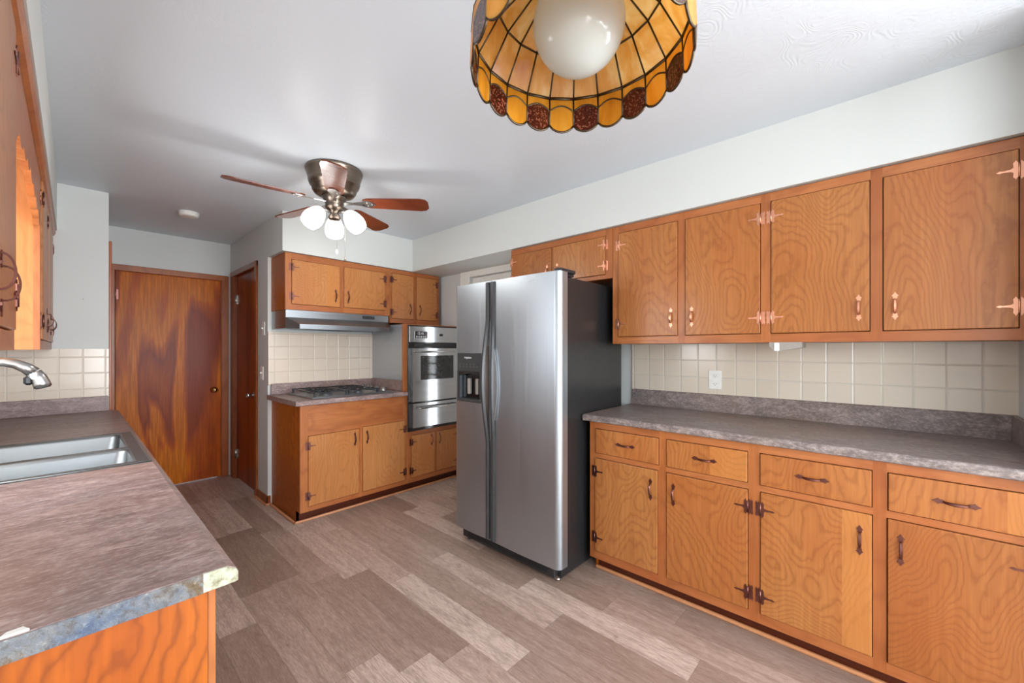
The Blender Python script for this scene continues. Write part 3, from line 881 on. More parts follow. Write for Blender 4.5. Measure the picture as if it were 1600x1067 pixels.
# rough chipped end strip, many small faces
random.seed(11)
nx, nz = 60, 5
g = [[None] * (nz + 1) for _ in range(nx + 1)]
for i in range(nx + 1):
    x = -.415 + (.170 + .415) * i / nx
    chip = (max(0, math.sin((x + .20) * 17)) * .006 if x < .02 else 0)
    for j in range(nz + 1):
        z = ZL - .038 + .037 * j / nz
        dy = 0 if j in (0,) else random.uniform(0, .0022) + (random.uniform(.3, 1) * chip if 0 < j else 0)
        g[i][j] = m.bm.verts.new((x, .9625 + dy, z - (random.uniform(0, .004) * (chip > .002) if j == nz else 0)))
for i in range(nx):
    for j in range(nz):
        m.bm.faces.new((g[i][j], g[i + 1][j], g[i + 1][j + 1], g[i][j + 1]))
m.box(-.415, .9635, ZL - .038, .170, .966, ZL - .002)
m.bm.transform(T); tag(m.build('end_strip', wl, 'worn_edge'), 'chipped blue-grey edge strip')
m = MB(); m.prism([(.170, ZL - .001), (.207, ZL - .001), (.2235, ZL - .011), (.227, ZL - .019), (.226, ZL - .035), (.205, ZL - .037), (.170, ZL - .037)], 'y', .963, .966)
m.bm.transform(T); tag(m.build('exposed_core', wl, 'bare_particle_board'), 'bare pale particle board corner')
m = MB(); m.prism([(-.075, .9655), (-.045, .9655), (-.052, .980), (-.068, .978)], 'z', ZL + .0003, ZL + .0035)
m.bm.transform(T); m.build('lifted_laminate', wl, 'white_trim')

# ------------------------------------------------------------------ sink and faucet
sk = thing('kitchen_sink', 'stainless steel double-bowl sink set into the left worktop', 'sink', (-.08, 2.47, ZL))
m = MB()
RX0, RX1, RY0, RY1 = -.36, .203, 2.07, 2.865
bowls = [(-.26, .165, 2.105, 2.395), (-.26, .165, 2.435, 2.835)]
zr = ZL + .0045
# rim pieces
xs = [RX0, -.26, .165, RX1]; ys = [RY0, 2.105, 2.395, 2.435, 2.835, RY1]
for i in range(3):
    for j in range(5):
        if i == 1 and j in (1, 3): continue
        m.box(xs[i], ys[j], ZL + .0003, xs[i + 1], ys[j + 1], zr)
m.bm.transform(Matrix.Translation((.08, -2.47, -ZL)))
bmesh.ops.remove_doubles(m.bm, verts=m.bm.verts, dist=1e-5)
m.tube([(RX0 + .08, RY0 - 2.47, .004), (RX1 + .08, RY0 - 2.47, .004), (RX1 + .08, RY1 - 2.47, .004), (RX0 + .08, RY1 - 2.47, .004), (RX0 + .08, RY0 - 2.47, .004)], .0032, 8)
m.build('rim', sk, 'sink_steel')
for (a, b, c, d) in bowls:
    m = MB(); dep = .17
    def ring(ins, z, rad, k=6):
        out = []
        for (cx, cy, a0) in ((b - ins - rad, d - ins - rad, 0), (a + ins + rad, d - ins - rad, PI / 2), (a + ins + rad, c + ins + rad, PI), (b - ins - rad, c + ins + rad, 1.5 * PI)):
            for q in range(k + 1):
                t = a0 + PI / 2 * q / k
                out.append((cx + rad * math.cos(t), cy + rad * math.sin(t), z))
        return [m.bm.verts.new((p[0] + .08, p[1] - 2.47, p[2] - ZL)) for p in out]
    R = [ring(-.001, zr, .004), ring(.004, zr - .003, .03), ring(.008, zr - .012, .035), ring(.016, zr - dep + .03, .05), ring(.030, zr - dep + .006, .05), ring(.06, zr - dep, .04)]
    for r1, r2 in zip(R, R[1:]):
        for q in range(len(r1)):
            f = m.bm.faces.new((r1[q], r2[q], r2[(q + 1) % len(r1)], r1[(q + 1) % len(r1)])); f.smooth = True
    m.bm.faces.new(R[-1])
    bmesh.ops.recalc_face_normals(m.bm, faces=m.bm.faces)
    for f in m.bm.faces: f.normal_flip()
    o = m.build('bowl', sk, 'sink_steel')
    MB().lathe([(.0001, .002), (.02, .002), (.034, .004), (.042, .001)], ((a + b) / 2 + .08, (c + d) / 2 - 2.47, zr - dep - ZL), 24).build('drain', o, 'nickel')

fa = thing('kitchen_faucet', 'brushed nickel pull-down faucet arching over the sink', 'faucet', (-.315, 2.46, zr + .001))
m = MB()
m.lathe([(.0001, 0), (.032, 0), (.032, .006), (.024, .012), (.021, .05), (.020, .12), (.0001, .12)], (0, 0, 0), 24)
pts = [(-.315, .02), (-.315, .20), (-.309, .28), (-.287, .332), (-.255, .362), (-.212, .376), (-.178, .377), (-.150, .370), (-.124, .354), (-.104, .334)]
m.tube([(x + .315, 0, z) for x, z in pts], .015, 14, rads=[.016, .015, .0145, .014, .0145, .015, .016, .018, .020, .022])
m.build('spout', fa, 'nickel')
m = MB(); m.tube([(-.104 + .315, 0, .334), (-.092 + .315, 0, .313), (-.084 + .315, 0, .291), (-.080 + .315, 0, .276)], .02, 16, rads=[.022, .0235, .0245, .025])
sh = m.build('spray_head', fa, 'nickel')
m = MB(); m.tube([(-.0802 + .315, 0, .2768), (-.079 + .315, 0, .2725)], .021, 16); m.box(-.130 + .315, -.016, .286, -.104 + .315, .010, .322, bev=.008)
m.build('spray_face', sh, 'black_gloss')
m = MB(); m.tube([(0, .02, .085), (0, .05, .10), (0, .10, .125)], .008, 10, rads=[.012, .009, .007]); m.build('lever', fa, 'nickel')

# ------------------------------------------------------------------ refrigerator
fr = thing('refrigerator', 'side-by-side refrigerator with steel doors and black body beside the long worktop', 'refrigerator', (2.2, 1.775, 0))
FX = 1.80
T = Matrix.Translation((-2.2, -1.775, 0))
m = MB(); m.box(1.885, 1.352, .025, 2.60, 2.195, 1.752, bev=.006, seg=2)
m.bm.transform(T); m.build('body', fr, 'fridge_black')
def contour(ya, yb, r0, r1):
    """plan outline of a door: front at FX, rounded outer edge"""
    pts = []
    n = 8
    for i in range(n + 1):
        a = PI / 2 * i / n
        pts.append((FX + r0 - r0 * math.sin(a) , ya + r0 * 1.0 - r0 * math.cos(a)) if r0 else (FX, ya))
        if not r0: break
    mid = []
    for i in range(1, 10):
        t = i / 10
        mid.append((FX - .006 * math.sin(PI * t), ya + r0 + (yb - r1 - ya - r0) * t))
    pts += mid
    for i in range(n + 1):
        a = PI / 2 * i / n
        pts.append((FX + r1 - r1 * math.cos(a), yb - r1 + r1 * math.sin(a)) if r1 else (FX, yb))
        if not r1: break
    return pts + [(1.878, yb), (1.878, ya)]
ZD0, ZD1 = .115, 1.765
YSP = 1.843
# refrigerator door (nearer, wide)
m = MB(); m.prism(contour(1.306, YSP - .003, .036, .006), 'z', ZD0, ZD1, smooth=False)
m.bm.transform(T)
dR = m.build('door', fr, 'fridge_steel')
# freezer door with dispenser opening
m = MB()
DY0, DY1, DZ0, DZ1 = 1.925, 2.160, .985, 1.302
out = contour(YSP + .003, 2.203, .006, .036)
m.prism(out, 'z', ZD0, DZ0, smooth=False); m.prism(out, 'z', DZ1, ZD1, smooth=False)
m.box(FX - .004, YSP + .003, DZ0, 1.878, DY0, DZ1)
m.prism([(FX - .001, DY1), (FX, 2.165), (FX + .010, 2.192), (FX + .036, 2.203), (1.878, 2.203), (1.878, DY1)], 'z', DZ0, DZ1)
m.box(1.866, DY0, DZ0, 1.878, DY1, DZ1)
m.bm.transform(T)
dL = m.build('door', fr, 'fridge_steel')
for dd, s in ((dR, -1), (dL, 1)):
    # handle: full height black strip that bows out around the middle
    yc = YSP + s * .021
    m = MB()
    N = 56; z0, z1 = ZD0 + .008, ZD1 - .008
    yc = YSP + s * (.022 if s > 0 else .026)
    rings = []
    for i in range(N + 1):
        z = z0 + (z1 - z0) * i / N
        t = (z - .74) / (1.52 - .74)
        b = math.sin(PI * min(1, max(0, t))) ** 1.1 if 0 < t < 1 else 0
        wd = (.017 if s > 0 else .021) * (1 - b) + .0125 * b
        xo = FX - .007 - (.043 if s > 0 else .006) * b; dp = .008 + .006 * b; bk = .010 if b < .04 else .004
        yb_ = yc - s * (.004 if s > 0 else -.003) * b
        rings.append([m.bm.verts.new((xx_, yy_, z)) for xx_, yy_ in ((xo - dp, yb_ - wd * .45), (xo - dp, yb_ + wd * .45), (xo, yb_ + wd), (xo + bk, yb_ + wd), (xo + bk, yb_ - wd), (xo, yb_ - wd))])
    for r1, r2 in zip(rings, rings[1:]):
        for q in range(6): m.bm.faces.new((r1[q], r1[(q + 1) % 6], r2[(q + 1) % 6], r2[q])).smooth = False
    m.bm.faces.new(rings[0][::-1]); m.bm.faces.new(rings[-1])
    bmesh.ops.recalc_face_normals(m.bm, faces=m.bm.faces)
    m.bm.transform(T); h = m.build('handle', dd, 'dark_grey_plastic')
    poly = [(YSP + s * .004, .86)]
    for i in range(21):
        t = i / 20
        poly.append((YSP + s * (.036 + (.010 if s > 0 else .036) * math.sin(PI * t) ** .8), .86 + .49 * t))
    poly.append((YSP + s * .004, 1.35))
    m = MB(); m.prism(poly, 'x', FX - .014, FX - .004)
    m.bm.transform(T); tag(m.build('grip_plate', dd, 'grip_silver'), 'silver plate behind the handle')
# dispenser
m = MB()
xf = FX - .007
m.box(xf, DY0 - .004, 1.185, FX + .004, DY1 + .004, DZ1 + .004, bev=.002)
m.box(xf, DY0 - .004, DZ0 - .004, FX + .004, DY0 + .014, 1.186); m.box(xf, DY1 - .010, DZ0 - .004, FX + .004, DY1 + .004, 1.186)
m.box(xf - .004, DY0 - .004, DZ0 - .006, FX + .06, DY1 + .004, DZ0 + .014, bev=.003)
m.box(FX + .05, DY0, DZ0, FX + .065, DY1, 1.19)
m.bm.transform(T); dp = m.build('dispenser', dL, 'dark_grey_plastic')
m = MB(); m.box(FX + .040, DY0 + .014, 1.0, FX + .0495, DY1 - .01, 1.185)
m.prism([(DY0 + .014, 1.186)] + [(DY0 + .014 + (DY1 - DY0 - .024) * i / 10, 1.150 + .018 * math.sin(PI * i / 10)) for i in range(11)] + [(DY1 - .010, 1.186)], 'x', FX - .004, FX + .03)
m.bm.transform(T); m.build('dispenser_recess', dL, 'black_gloss')
m = MB(); m.box(FX + .01, 1.975, 1.03, FX + .034, 2.0, 1.135, bev=.004); m.box(FX + .01, 2.055, 1.03, FX + .034, 2.08, 1.135, bev=.004)
m.bm.transform(T); m.build('dispenser_paddle', dL, 'smoked_plastic')
m = MB()
for i in range(6):
    y = DY0 + .035 + i * .034
    m.lathe([(.0001, -.0006), (.0055, -.0006), (.0055, .0006)], (xf - .0006, y, 1.232), 14, tf=Vector((-1, 0, 0)).to_track_quat('Z', 'Y').to_matrix())
    m.box(xf - .001, y - .005, 1.214, xf, y + .005, 1.2165)
m.bm.transform(T); m.build('button_row', dL, 'smoked_plastic')
def text(body, size, name, parent, loc, rot, mat, extrude=.0004, label=None):
    cu = bpy.data.curves.new(name, 'FONT'); cu.body = body; cu.size = size; cu.extrude = extrude; cu.align_x = 'CENTER'; cu.align_y = 'CENTER'
    t = bpy.data.objects.new(name, cu); COL.objects.link(t)
    bpy.context.view_layer.update()
    me = bpy.data.meshes.new_from_object(t)
    bpy.data.objects.remove(t)
    o = bpy.data.objects.new(name, me); COL.objects.link(o)
    me.materials.clear(); me.materials.append(M[mat])
    o.parent = parent; o.location = loc; o.rotation_euler = rot
    if label: o['label'] = label
    return o
RF = (PI / 2, 0, -PI / 2)
text('Frigidaire', .019, 'lettering', dL, (xf - .0006 - 2.2, 2.052 - 1.775, 1.275), RF, 'digits_white')
text('FRIGIDAIRE', .016, 'lettering', dR, (FX - .0062 - 2.2, 1.50 - 1.775, 1.722), RF, 'digits_white')
m = MB()
m.box(FX + .03, 1.318, ZD1 + .0005, 1.98, 1.366, ZD1 + .022, bev=.006, seg=2); m.box(1.90, 1.34, 1.752, 1.99, 1.39, ZD1 + .004)
m.bm.transform(T); m.build('hinge_cover', fr, 'black_plastic')
m = MB(); m.box(FX + .03, 2.150, ZD1 + .0005, 1.98, 2.19, ZD1 + .006, bev=.002)
m.bm.transform(T); m.build('hinge_cover', fr, 'black_plastic')
m = MB(); m.box(1.850, 1.375, .03, 1.884, 2.17, .108, bev=.004)
for k in range(5): m.box(1.846, 1.42, .045 + k * .012, 1.850, 2.12, .050 + k * .012)
m.bm.transform(T); m.build('toe_grille', fr, 'black_plastic')
for y in (1.39, 2.15):
    m = MB(); m.lathe([(.0001, 0), (.018, 0), (.018, .012), (.008, .016), (.008, .04), (.0001, .04)], (1.90, y, 0), 16); m.box(1.86, y - .02, .026, 1.92, y + .02, .045)
    m.bm.transform(T); m.build('foot', fr, 'chrome_hinge' if y < 2 else 'black_plastic')
m = MB(); m.lathe([(.0001, -.012), (.026, -.012), (.026, .012), (.0001, .012)], (0, 0, 0), 18, tf=Matrix.Rotation(PI / 2, 3, 'X'))
for (x, y) in ((2.5, 1.42), (2.5, 2.12)):
    q = MB(); q.lathe([(.0001, -.012), (.026, -.012), (.026, .012), (.0001, .012)], (x, y, .0265), 18, tf=Matrix.Rotation(PI / 2, 3, 'X'))
    q.bm.transform(T); q.build('wheel', fr, 'black_plastic')
m.bm.free()

# ------------------------------------------------------------------ wall oven
ovn = thing('wall_oven', 'stainless steel wall oven with black window and lower drawer in the tall cabinet', 'oven', (2.403, 3.24, .578))
T = Matrix.Translation((-2.403, -3.24, -.578))
def part(name, m, parent, mat, color=None, lab=None):
    m.bm.transform(T); o = m.build(name, parent, mat, color)
    if lab: o['label'] = lab
    return o
m = MB(); m.box(2.110, 3.250, .582, 2.696, 3.80, 1.541); m.box(2.097, 3.234, .566, 2.709, 3.2465, 1.557, bev=.002)
part('housing', m, ovn, 'black_gloss')
part('control_panel', MB().box(2.104, 3.222, 1.396, 2.702, 3.2335, 1.545, bev=.002), ovn, 'oven_steel')
cp = ovn
part('display_frame', MB().box(2.158, 3.219, 1.430, 2.326, 3.2218, 1.506, bev=.001), ovn, 'oven_steel')
part('clock_display', MB().box(2.163, 3.2175, 1.436, 2.300, 3.2188, 1.500), ovn, 'black_gloss')
mm = MB()
mm.lathe([(.0001, 0), (.012, 0), (.011, .016), (.0001, .018)], (2.466, 3.2218, 1.47), 18, tf=Vector((0, -1, 0)).to_track_quat('Z', 'Y').to_matrix()); mm.box(2.463, 3.198, 1.460, 2.469, 3.2045, 1.480)
part('control_knob', mm, ovn, 'black_plastic')
cl = text('12:45', .034, 'clock_digits', ovn, (2.222 - 2.403, 3.2170 - 3.24, 1.478 - .578), (PI / 2, 0, 0), 'digits_white')
mm = MB()
for k in range(5):
    for j in range(2): mm.box(2.172 + k * .024, 3.2166, 1.441 + j * .010, 2.188 + k * .024, 3.2174, 1.446 + j * .010)
part('key_pad', mm, ovn, 'digits_white')
mm = MB(); mm.box(2.16, 3.226, 1.352, 2.64, 3.2335, 1.386, bev=.002)
for k in range(3): mm.box(2.18, 3.224, 1.357 + k * .009, 2.62, 3.226, 1.361 + k * .009)
part('vent', mm, ovn, 'black_plastic')
# door as frame with window
mm = MB(); y0, y1 = 3.196, 3.2335
for (a, b, c, d) in ((2.120, 2.208, .842, 1.340), (2.600, 2.696, .842, 1.340), (2.208, 2.600, .842, 1.043), (2.208, 2.600, 1.270, 1.340)): mm.box(a, y0, c, b, y1, d)
od = part('oven_door', mm, ovn, 'oven_steel')
part('oven_window', MB().box(2.208, 3.199, 1.043, 2.600, 3.204, 1.270), od, 'oven_window')
def bar(z, a, b):
    mm = MB(); mm.tube([(a, 3.196, z), (a, 3.160, z), (a + .012, 3.150, z), (b - .012, 3.150, z), (b, 3.160, z), (b, 3.196, z)], .0085, 12)
    return mm
part('handle', bar(1.307, 2.165, 2.655), od, 'nickel')
dw = part('broiler_drawer', MB().box(2.124, 3.196, .600, 2.696, 3.2335, .826, bev=.002), ovn, 'oven_steel')
part('handle', bar(.785, 2.165, 2.655), dw, 'nickel')

# ------------------------------------------------------------------ range hood
rh = thing('range_hood', 'stainless steel under-cabinet range hood above the gas cooktop', 'range hood', (1.62, 3.70, 1.50))
T = Matrix.Translation((-1.62, -3.70, -1.50))
m = MB(); m.box(1.162, 3.552, 1.590, 2.080, 3.874, 1.654, bev=.002)
m.box(1.162, 3.552, 1.502, 1.166, 3.874, 1.592); m.box(2.076, 3.552, 1.502, 2.080, 3.874, 1.592); m.box(1.162, 3.870, 1.502, 2.08, 3.874, 1.592)
part('body', m, rh, 'stainless')
m = MB()
bk = [(1.162, 3.5515, 1.591), (2.080, 3.5515, 1.591), (2.080, 3.5515, 1.504), (1.162, 3.5515, 1.504)]
ft = [(1.216, 3.400, 1.532), (2.006, 3.400, 1.532), (2.006, 3.400, 1.494), (1.216, 3.400, 1.494)]
A = [m.bm.verts.new(p) for p in bk]; B = [m.bm.verts.new(p) for p in ft]
for i in (0, 1, 3): m.bm.faces.new((A[i], A[(i + 1) % 4], B[(i + 1) % 4], B[i]))
m.bm.faces.new(B)
C = [m.bm.verts.new((p[0] + dx, p[1] + dy, p[2])) for p, dx, dy in zip(bk, (.004, -.004, -.004, .004), (0, 0, 0, 0))]
bmesh.ops.recalc_face_normals(m.bm, faces=m.bm.faces)
for v in C: m.bm.verts.remove(v)
bmesh.ops.solidify(m.bm, geom=list(m.bm.faces), thickness=.002)
part('visor', m, rh, 'stainless')
part('filter', MB().box(1.24, 3.44, 1.512, 2.0, 3.86, 1.520), rh, 'grey_metal')
m = MB(); m.box(1.815, 3.5492, 1.612, 1.935, 3.5518, 1.640, bev=.0008); vp = part('switch_plate', m, rh, 'black_plastic')
m = MB()
for k in range(4): m.box(1.825 + k * .027, 3.5465, 1.619, 1.843 + k * .027, 3.5492, 1.633)
part('switch', m, vp, 'dark_grey_plastic')

# ------------------------------------------------------------------ gas cooktop
ck = thing('gas_cooktop', 'steel gas cooktop with black cast-iron grates and pale knobs on its right side', 'cooktop', (1.62, 3.535, .9405))
T = Matrix.Translation((-1.62, -3.535, -.9405))
m = MB(); m.box(1.262, 3.272, .9409, 1.975, 3.80, .950, bev=.004, seg=2); m.box(1.275, 3.285, .950, 1.86, 3.787, .953, bev=.001)
part('tray', m, ck, 'stainless')
for (x, y, r) in ((1.42, 3.41, .045), (1.42, 3.66, .036), (1.70, 3.41, .036), (1.70, 3.66, .045)):
    m = MB(); m.lathe([(.0001, 0), (r + .012, 0), (r + .010, .006), (r, .008), (r, .016), (.0001, .018)], (x, y, .953), 24)
    b = part('burner', m, ck, 'grey_metal')
    m = MB(); m.lathe([(.0001, .0), (r - .008, 0), (r - .006, .006), (.0001, .008)], (x, y, .9712), 24)
    part('burner_cap', m, b, 'cast_iron')
for (a, b) in ((1.285, 1.555), (1.565, 1.835)):
    m = MB(); z = .990; h = .006
    for y in (3.30, 3.535, 3.77): m.box(a, y - h, z - .008, b, y + h, z, bev=.002)
    for x in (a + .006, b - .006): m.box(x - h, 3.30, z - .008, x + h, 3.77, z, bev=.002)
    xm = (a + b) / 2
    for yc in (3.4175, 3.6525):
        for k in range(4):
            t = PI / 4 + k * PI / 2
            p0 = Vector((xm + .028 * math.cos(t), yc + .028 * math.sin(t), z - .002)); p1 = Vector((xm + .125 * math.cos(t), yc + .105 * math.sin(t), z - .002))
            m.tube([p0, p1], .0055, 6)
        m.box(xm - .005, yc - .11, z - .006, xm + .005, yc - .03, z + .004); m.box(xm - .005, yc + .03, z - .006, xm + .005, yc + .11, z + .004)
    for x in (a + .008, b - .008):
        for y in (3.302, 3.768): m.box(x - .007, y - .007, .953, x + .007, y + .007, z)
    part('grate', m, ck, 'cast_iron')
for k in range(4):
    m = MB(); c = (1.915, 3.355 + k * .118, .9502)
    m.lathe([(.0001, 0), (.024, 0), (.0235, .012), (.020, .016), (.019, .036), (.0001, .038)], c, 20)
    m.box(c[0] - .003, c[1] - .018, c[2] + .03, c[0] + .003, c[1] + .018, c[2] + .044, bev=.001)
    part('knob', m, ck, 'nickel')

# ------------------------------------------------------------------ ceiling fan
FC = Vector((1.10, 2.51, CEIL))
fan = thing('ceiling_fan', 'five-blade ceiling fan with pewter housing and three lit white shades', 'ceiling fan', FC)
m = MB(); m.lathe([(.0001, 0), (.163, 0), (.166, -.008), (.163, -.022), (.158, -.030), (.158, -.036), (.150, -.062), (.148, -.070), (.150, -.074), (.142, -.098), (.130, -.112), (.126, -.132), (.112, -.150), (.090, -.160), (.0001, -.162)], (0, 0, 0), 48)
mh = m.build('motor_housing', fan, 'pewter')
m = MB(); m.lathe([(.0001, -.160), (.070, -.160), (.072, -.170), (.060, -.190), (.052, -.215), (.054, -.232), (.042, -.246), (.030, -.252), (.024, -.268), (.036, -.292), (.030, -.306), (.0001, -.310)], (0, 0, 0), 32)
m.build('light_fitter', fan, 'pewter')
for k, ang in enumerate((-114, -42, 30, 102, 174)):
    a = math.radians(ang)
    R = Matrix.Translation((0, 0, -.195)) @ Matrix.Rotation(a, 4, 'Z')
    pitch = Matrix.Rotation(math.radians(-12), 4, 'X')
    m = MB()
    w0, w1, r0, r1 = .050, .066, .175, .575
    out = [(r0, -w0 * .7), (r0 + .03, -w0)]
    out += [(r1 - .05, -w1), (r1 - .018, -w1 + .008), (r1, -w1 + .035), (r1, w1 - .035), (r1 - .018, w1 - .008), (r1 - .05, w1)]
    out += [(r0 + .03, w0), (r0, w0 * .7)]
    m.prism(out, 'z', -.0035, .0035)
    m.bm.transform(R @ pitch)
    bl = m.build('blade', fan, 'blade_wood', (1.1, 1, random.random()))
    m = MB()
    m.prism([(.055, -.014), (.12, -.010), (.165, -.022), (.19, -.036), (.225, -.030), (.25, 0), (.225, .030), (.19, .036), (.165, .022), (.12, .010), (.055, .014)], 'z', -.009, -.0042)
    for (x, y) in ((.20, -.018), (.20, .018), (.228, 0)): m.sphere((x, y, -.0095), .004, None, 8, 6)
    m.bm.transform(R @ pitch)
    m.build('blade_iron', bl, 'nickel')
toc = math.atan2(-FC.y, -FC.x)
for k, da in enumerate((PI, PI / 3, -PI / 3)):
    a = toc + da
    dirv = Vector((math.cos(a), math.sin(a), 0))
    m = MB(); m.tube([dirv * .03 + Vector((0, 0, -.262)), dirv * .065 + Vector((0, 0, -.255)), dirv * .088 + Vector((0, 0, -.268))], .008, 8)
    arm = m.build('lamp_arm', fan, 'nickel')
    ax = (dirv * .62 + Vector((0, 0, -.78))).normalized()
    rot = ax.to_track_quat('Z', 'Y').to_matrix()
    m = MB(); m.lathe([(.020, 0), (.030, .008), (.044, .03), (.054, .06), (.058, .085), (.055, .112), (.048, .130)], dirv * .082 + Vector((0, 0, -.262)), 28, tf=rot)
    m.lathe([(.0001, .0), (.020, 0)], dirv * .082 + Vector((0, 0, -.262)), 28, tf=rot)
    m.build('lamp_shade', fan, 'lit_shade')
    ld = bpy.data.lights.new('bulb_light', 'POINT'); ld.energy = 2.3; ld.color = (1, .97, .93); ld.shadow_soft_size = .045
    lo = bpy.data.objects.new('bulb_light', ld); COL.objects.link(lo); lo.parent = fan
    lo.location = dirv * .20 + Vector((0, 0, -.385))
for (x, y, z1, mt_) in ((.006, -.02, -.52, 'white_plastic'), (.048, -.04, -.565, 'pewter')):
    m = MB(); m.tube([(x, y, -.30), (x, y, z1 + .03)], .0009, 6); m.build('pull_chain', fan, 'nickel')
    m = MB(); m.lathe([(.0001, 0), (.005, .003), (.0065, .012), (.004, .026), (.0001, .032)], (x, y, z1), 12); m.build('pull_fob', fan, mt_)

# ------------------------------------------------------------------ stained glass pendant
PC = Vector((.7555, .4960, 0))
pl = thing('pendant_lamp', 'amber stained-glass pendant lamp with scalloped apron and white globe', 'pendant lamp', (PC.x, PC.y, 1.94))
NP = 22
Z0 = 1.94
ph0 = math.radians(4)
def pt(r, z, k): 
    a = ph0 + 2 * PI * k / NP
    return Vector((r * math.cos(a), r * math.sin(a), z - Z0))
lev = [(.236, 1.98), (.233, 2.026), (.182, 2.104), (.085, 2.180), (.04, 2.20)]
came = MB(); apr = MB(); con = MB()
def panel(mb, pts, th=.003):
    c = sum(pts, Vector()) / len(pts)
    n = (pts[1] - pts[0]).cross(pts[2] - pts[1]).normalized()
    if n.dot(Vector((c.x, c.y, .0))) < 0: n = -n
    A = [mb.bm.verts.new(p) for p in pts]; B = [mb.bm.verts.new(p + n * th) for p in pts]
    k = len(pts); fs = [mb.bm.faces.new(A), mb.bm.faces.new(B)]
    for i in range(k): fs.append(mb.bm.faces.new((A[i], A[(i + 1) % k], B[(i + 1) % k], B[i])))
    bmesh.ops.recalc_face_normals(mb.bm, faces=fs)
for k in range(NP):
    # apron : flat facet of height .095 with an arched division and scalloped foot
    a, b = pt(.236, 1.957, k), pt(.236, 1.957, k + 1)
    at, bt = pt(.233, 2.026, k), pt(.233, 2.026, k + 1)
    N = 8
    low, mid = [], []
    for i in range(N + 1):
        t = i / N; s_ = math.sin(PI * t)
        base = a.lerp(b, t)
        low.append(base + Vector((0, 0, -.004 - .018 * s_ ** .7)))
        up = a.lerp(at, .52).lerp(b.lerp(bt, .52), t)
        mid.append(up + Vector((0, 0, .014 * s_)) )
    if k % 2:
        rub = MB(); panel(rub, low + mid[::-1]); rub.build('ruby_panel', pl, 'ruby_glass')
    else: panel(apr, low + mid[::-1])
    panel(apr, mid + [bt, at])
    came.tube(low, .0028, 6); came.tube(mid, .0022, 6); came.tube([low[0], at], .0024, 6); came.tube([at, bt], .0042, 6)
    for (r1, z1), (r2, z2) in zip(lev[1:], lev[2:]):
        panel(con, [pt(r1, z1, k), pt(r1, z1, k + 1), pt(r2, z2, k + 1), pt(r2, z2, k)])
        came.tube([pt(r1, z1, k), pt(r2, z2, k)], .0024, 6)
        came.tube([pt(r2, z2, k), pt(r2, z2, k + 1)], .0026, 6)
apr.build('apron', pl, 'honey_glass'); con.build('glass_shade', pl, 'amber_glass'); came.build('leading', pl, 'lead_came')
m = MB(); m.sphere((0, 0, 2.046 - Z0), .1, None, 48, 28); m.lathe([(.045, 2.13 - Z0), (.04, 2.16 - Z0)], (0, 0, 0), 24)
m.build('globe', pl, 'opal_glass')
m = MB(); m.lathe([(.0001, 2.19 - Z0), (.05, 2.19 - Z0), (.048, 2.205 - Z0), (.02, 2.225 - Z0), (.0001, 2.235 - Z0)], (0, 0, 0), 24); m.lathe([(.05, 2.15 - Z0), (.05, 2.165 - Z0), (.02, 2.19 - Z0)], (0, 0, 0), 24)
m.build('cap', pl, 'brass')
m = MB()
z = 2.235
i = 0
while z < CEIL - .03:
    rot = Matrix.Rotation(PI / 2 * (i % 2), 3, 'Z')
    ring = [rot @ Vector((.008 * math.cos(t), 0, .013 * math.sin(t))) + Vector((0, 0, z + .012 - Z0)) for t in [2 * PI * q / 10 for q in range(11)]]
    m.tube(ring, .0016, 5); z += .021; i += 1
m.build('chain', pl, 'brass')
m = MB(); m.lathe([(.0001, CEIL - .0005 - Z0), (.06, CEIL - .0005 - Z0), (.055, CEIL - .02 - Z0), (.015, CEIL - .035 - Z0), (.0001, CEIL - .036 - Z0)], (0, 0, 0), 28)
m.build('ceiling_rose', pl, 'brass')

# ------------------------------------------------------------------ small fittings
sd = thing('smoke_detector', 'round white smoke detector on the ceiling near the hall', 'smoke detector', (.636, 4.143, CEIL))
m = MB(); m.lathe([(.0001, -.0005), (.070, -.0005), (.070, -.010), (.066, -.012), (.066, -.026), (.060, -.034), (.040, -.038), (.0001, -.039)], (0, 0, 0), 36)
m.build('cover', sd, 'white_plastic')
MB().lathe([(.0001, -.0405), (.009, -.040), (.010, -.038)], (.02, .01, 0), 16).build('test_button', sd, 'white_trim')

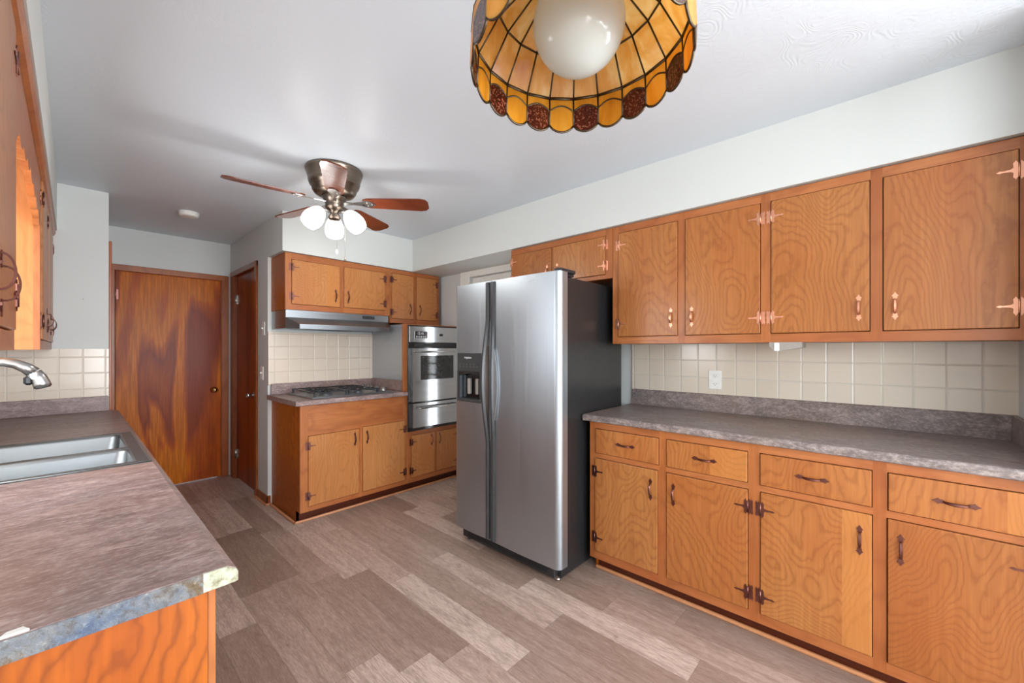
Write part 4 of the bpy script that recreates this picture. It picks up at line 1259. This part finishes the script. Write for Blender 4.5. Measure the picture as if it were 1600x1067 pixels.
eo = thing('electrical_outlet', 'white electrical outlet on the cream tiles above the long worktop', 'outlet', (2.7258, .779, 1.141))
MB().box(-.006, -.037, -.058, 0, .037, .058, bev=.002, seg=2).build('cover_plate', eo, 'white_plastic')
for s in (-1, 1):
    o = MB().box(-.0085, -.016, s * .026 - .014, -.006, .016, s * .026 + .014, bev=.001).build('socket', eo, 'white_plastic')
    MB().box(-.009, -.0075, s * .026 - .003, -.0084, -.0055, s * .026 + .006).box(-.009, .0055, s * .026 - .003, -.0084, .0075, s * .026 + .006).box(-.009, -.002, s * .026 - .010, -.0084, .002, s * .026 - .0065).build('slots', o, 'slot_dark')

def switch(loc, z, label):
    r = thing('light_switch', label, 'light switch', (XH, loc, z))
    MB().box(-.006, -.036, -.058, 0, .036, .058, bev=.002, seg=2).build('cover_plate', r, 'white_plastic')
    MB().box(-.018, -.004, -.004, -.006, .004, .010, bev=.001).build('toggle', r, 'white_plastic')
switch(4.0, 1.512, 'white light switch on the hall corner wall, the upper one')
switch(4.04, 1.12, 'white light switch on the hall corner wall, the lower one, beside the dark door')

wh = thing('wall_hook', 'tiny nail hook in the pale wall above the end tiles', 'hook', (.049, YE, 1.677))
m = MB(); m.tube([(0, 0, 0), (0, -.012, -.003), (0, -.016, .004)], .002, 6); m.lathe([(.0001, -.001), (.006, -.001), (.006, 0)], (0, 0, 0), 10, tf=Matrix.Rotation(PI / 2, 3, 'X'))
m.build('nail', wh, 'nickel')

uc = thing('under_cabinet_light', 'small curved smoked under-cabinet light fixed below the long wall cabinet', 'light fixture', (2.47, .39, 1.366))
m = MB(); m.prism([(-.035, 0), (-.034, -.018), (-.020, -.034), (.02, -.040), (.06, -.034), (.10, -.026), (.10, 0)], 'x', -.02, .11)
m.bm.transform(Matrix.Rotation(PI, 4, 'Z')); m.build('housing', uc, 'smoked_plastic')
MB().box(-.115, -.008, -.043, -.0, .014, -.002, bev=.003).build('diffuser', uc, 'white_plastic')
uc2 = thing('under_cabinet_light', 'pale under-cabinet light below the near sink-side wall cabinet', 'light fixture', (-.22, 1.25, 1.330))
MB().box(-.04, -.22, -.022, .04, .22, 0, bev=.004).build('housing', uc2, 'white_trim')
MB().box(-.03, -.20, -.027, .03, .20, -.022, bev=.002).build('diffuser', uc2, 'smoked_plastic')
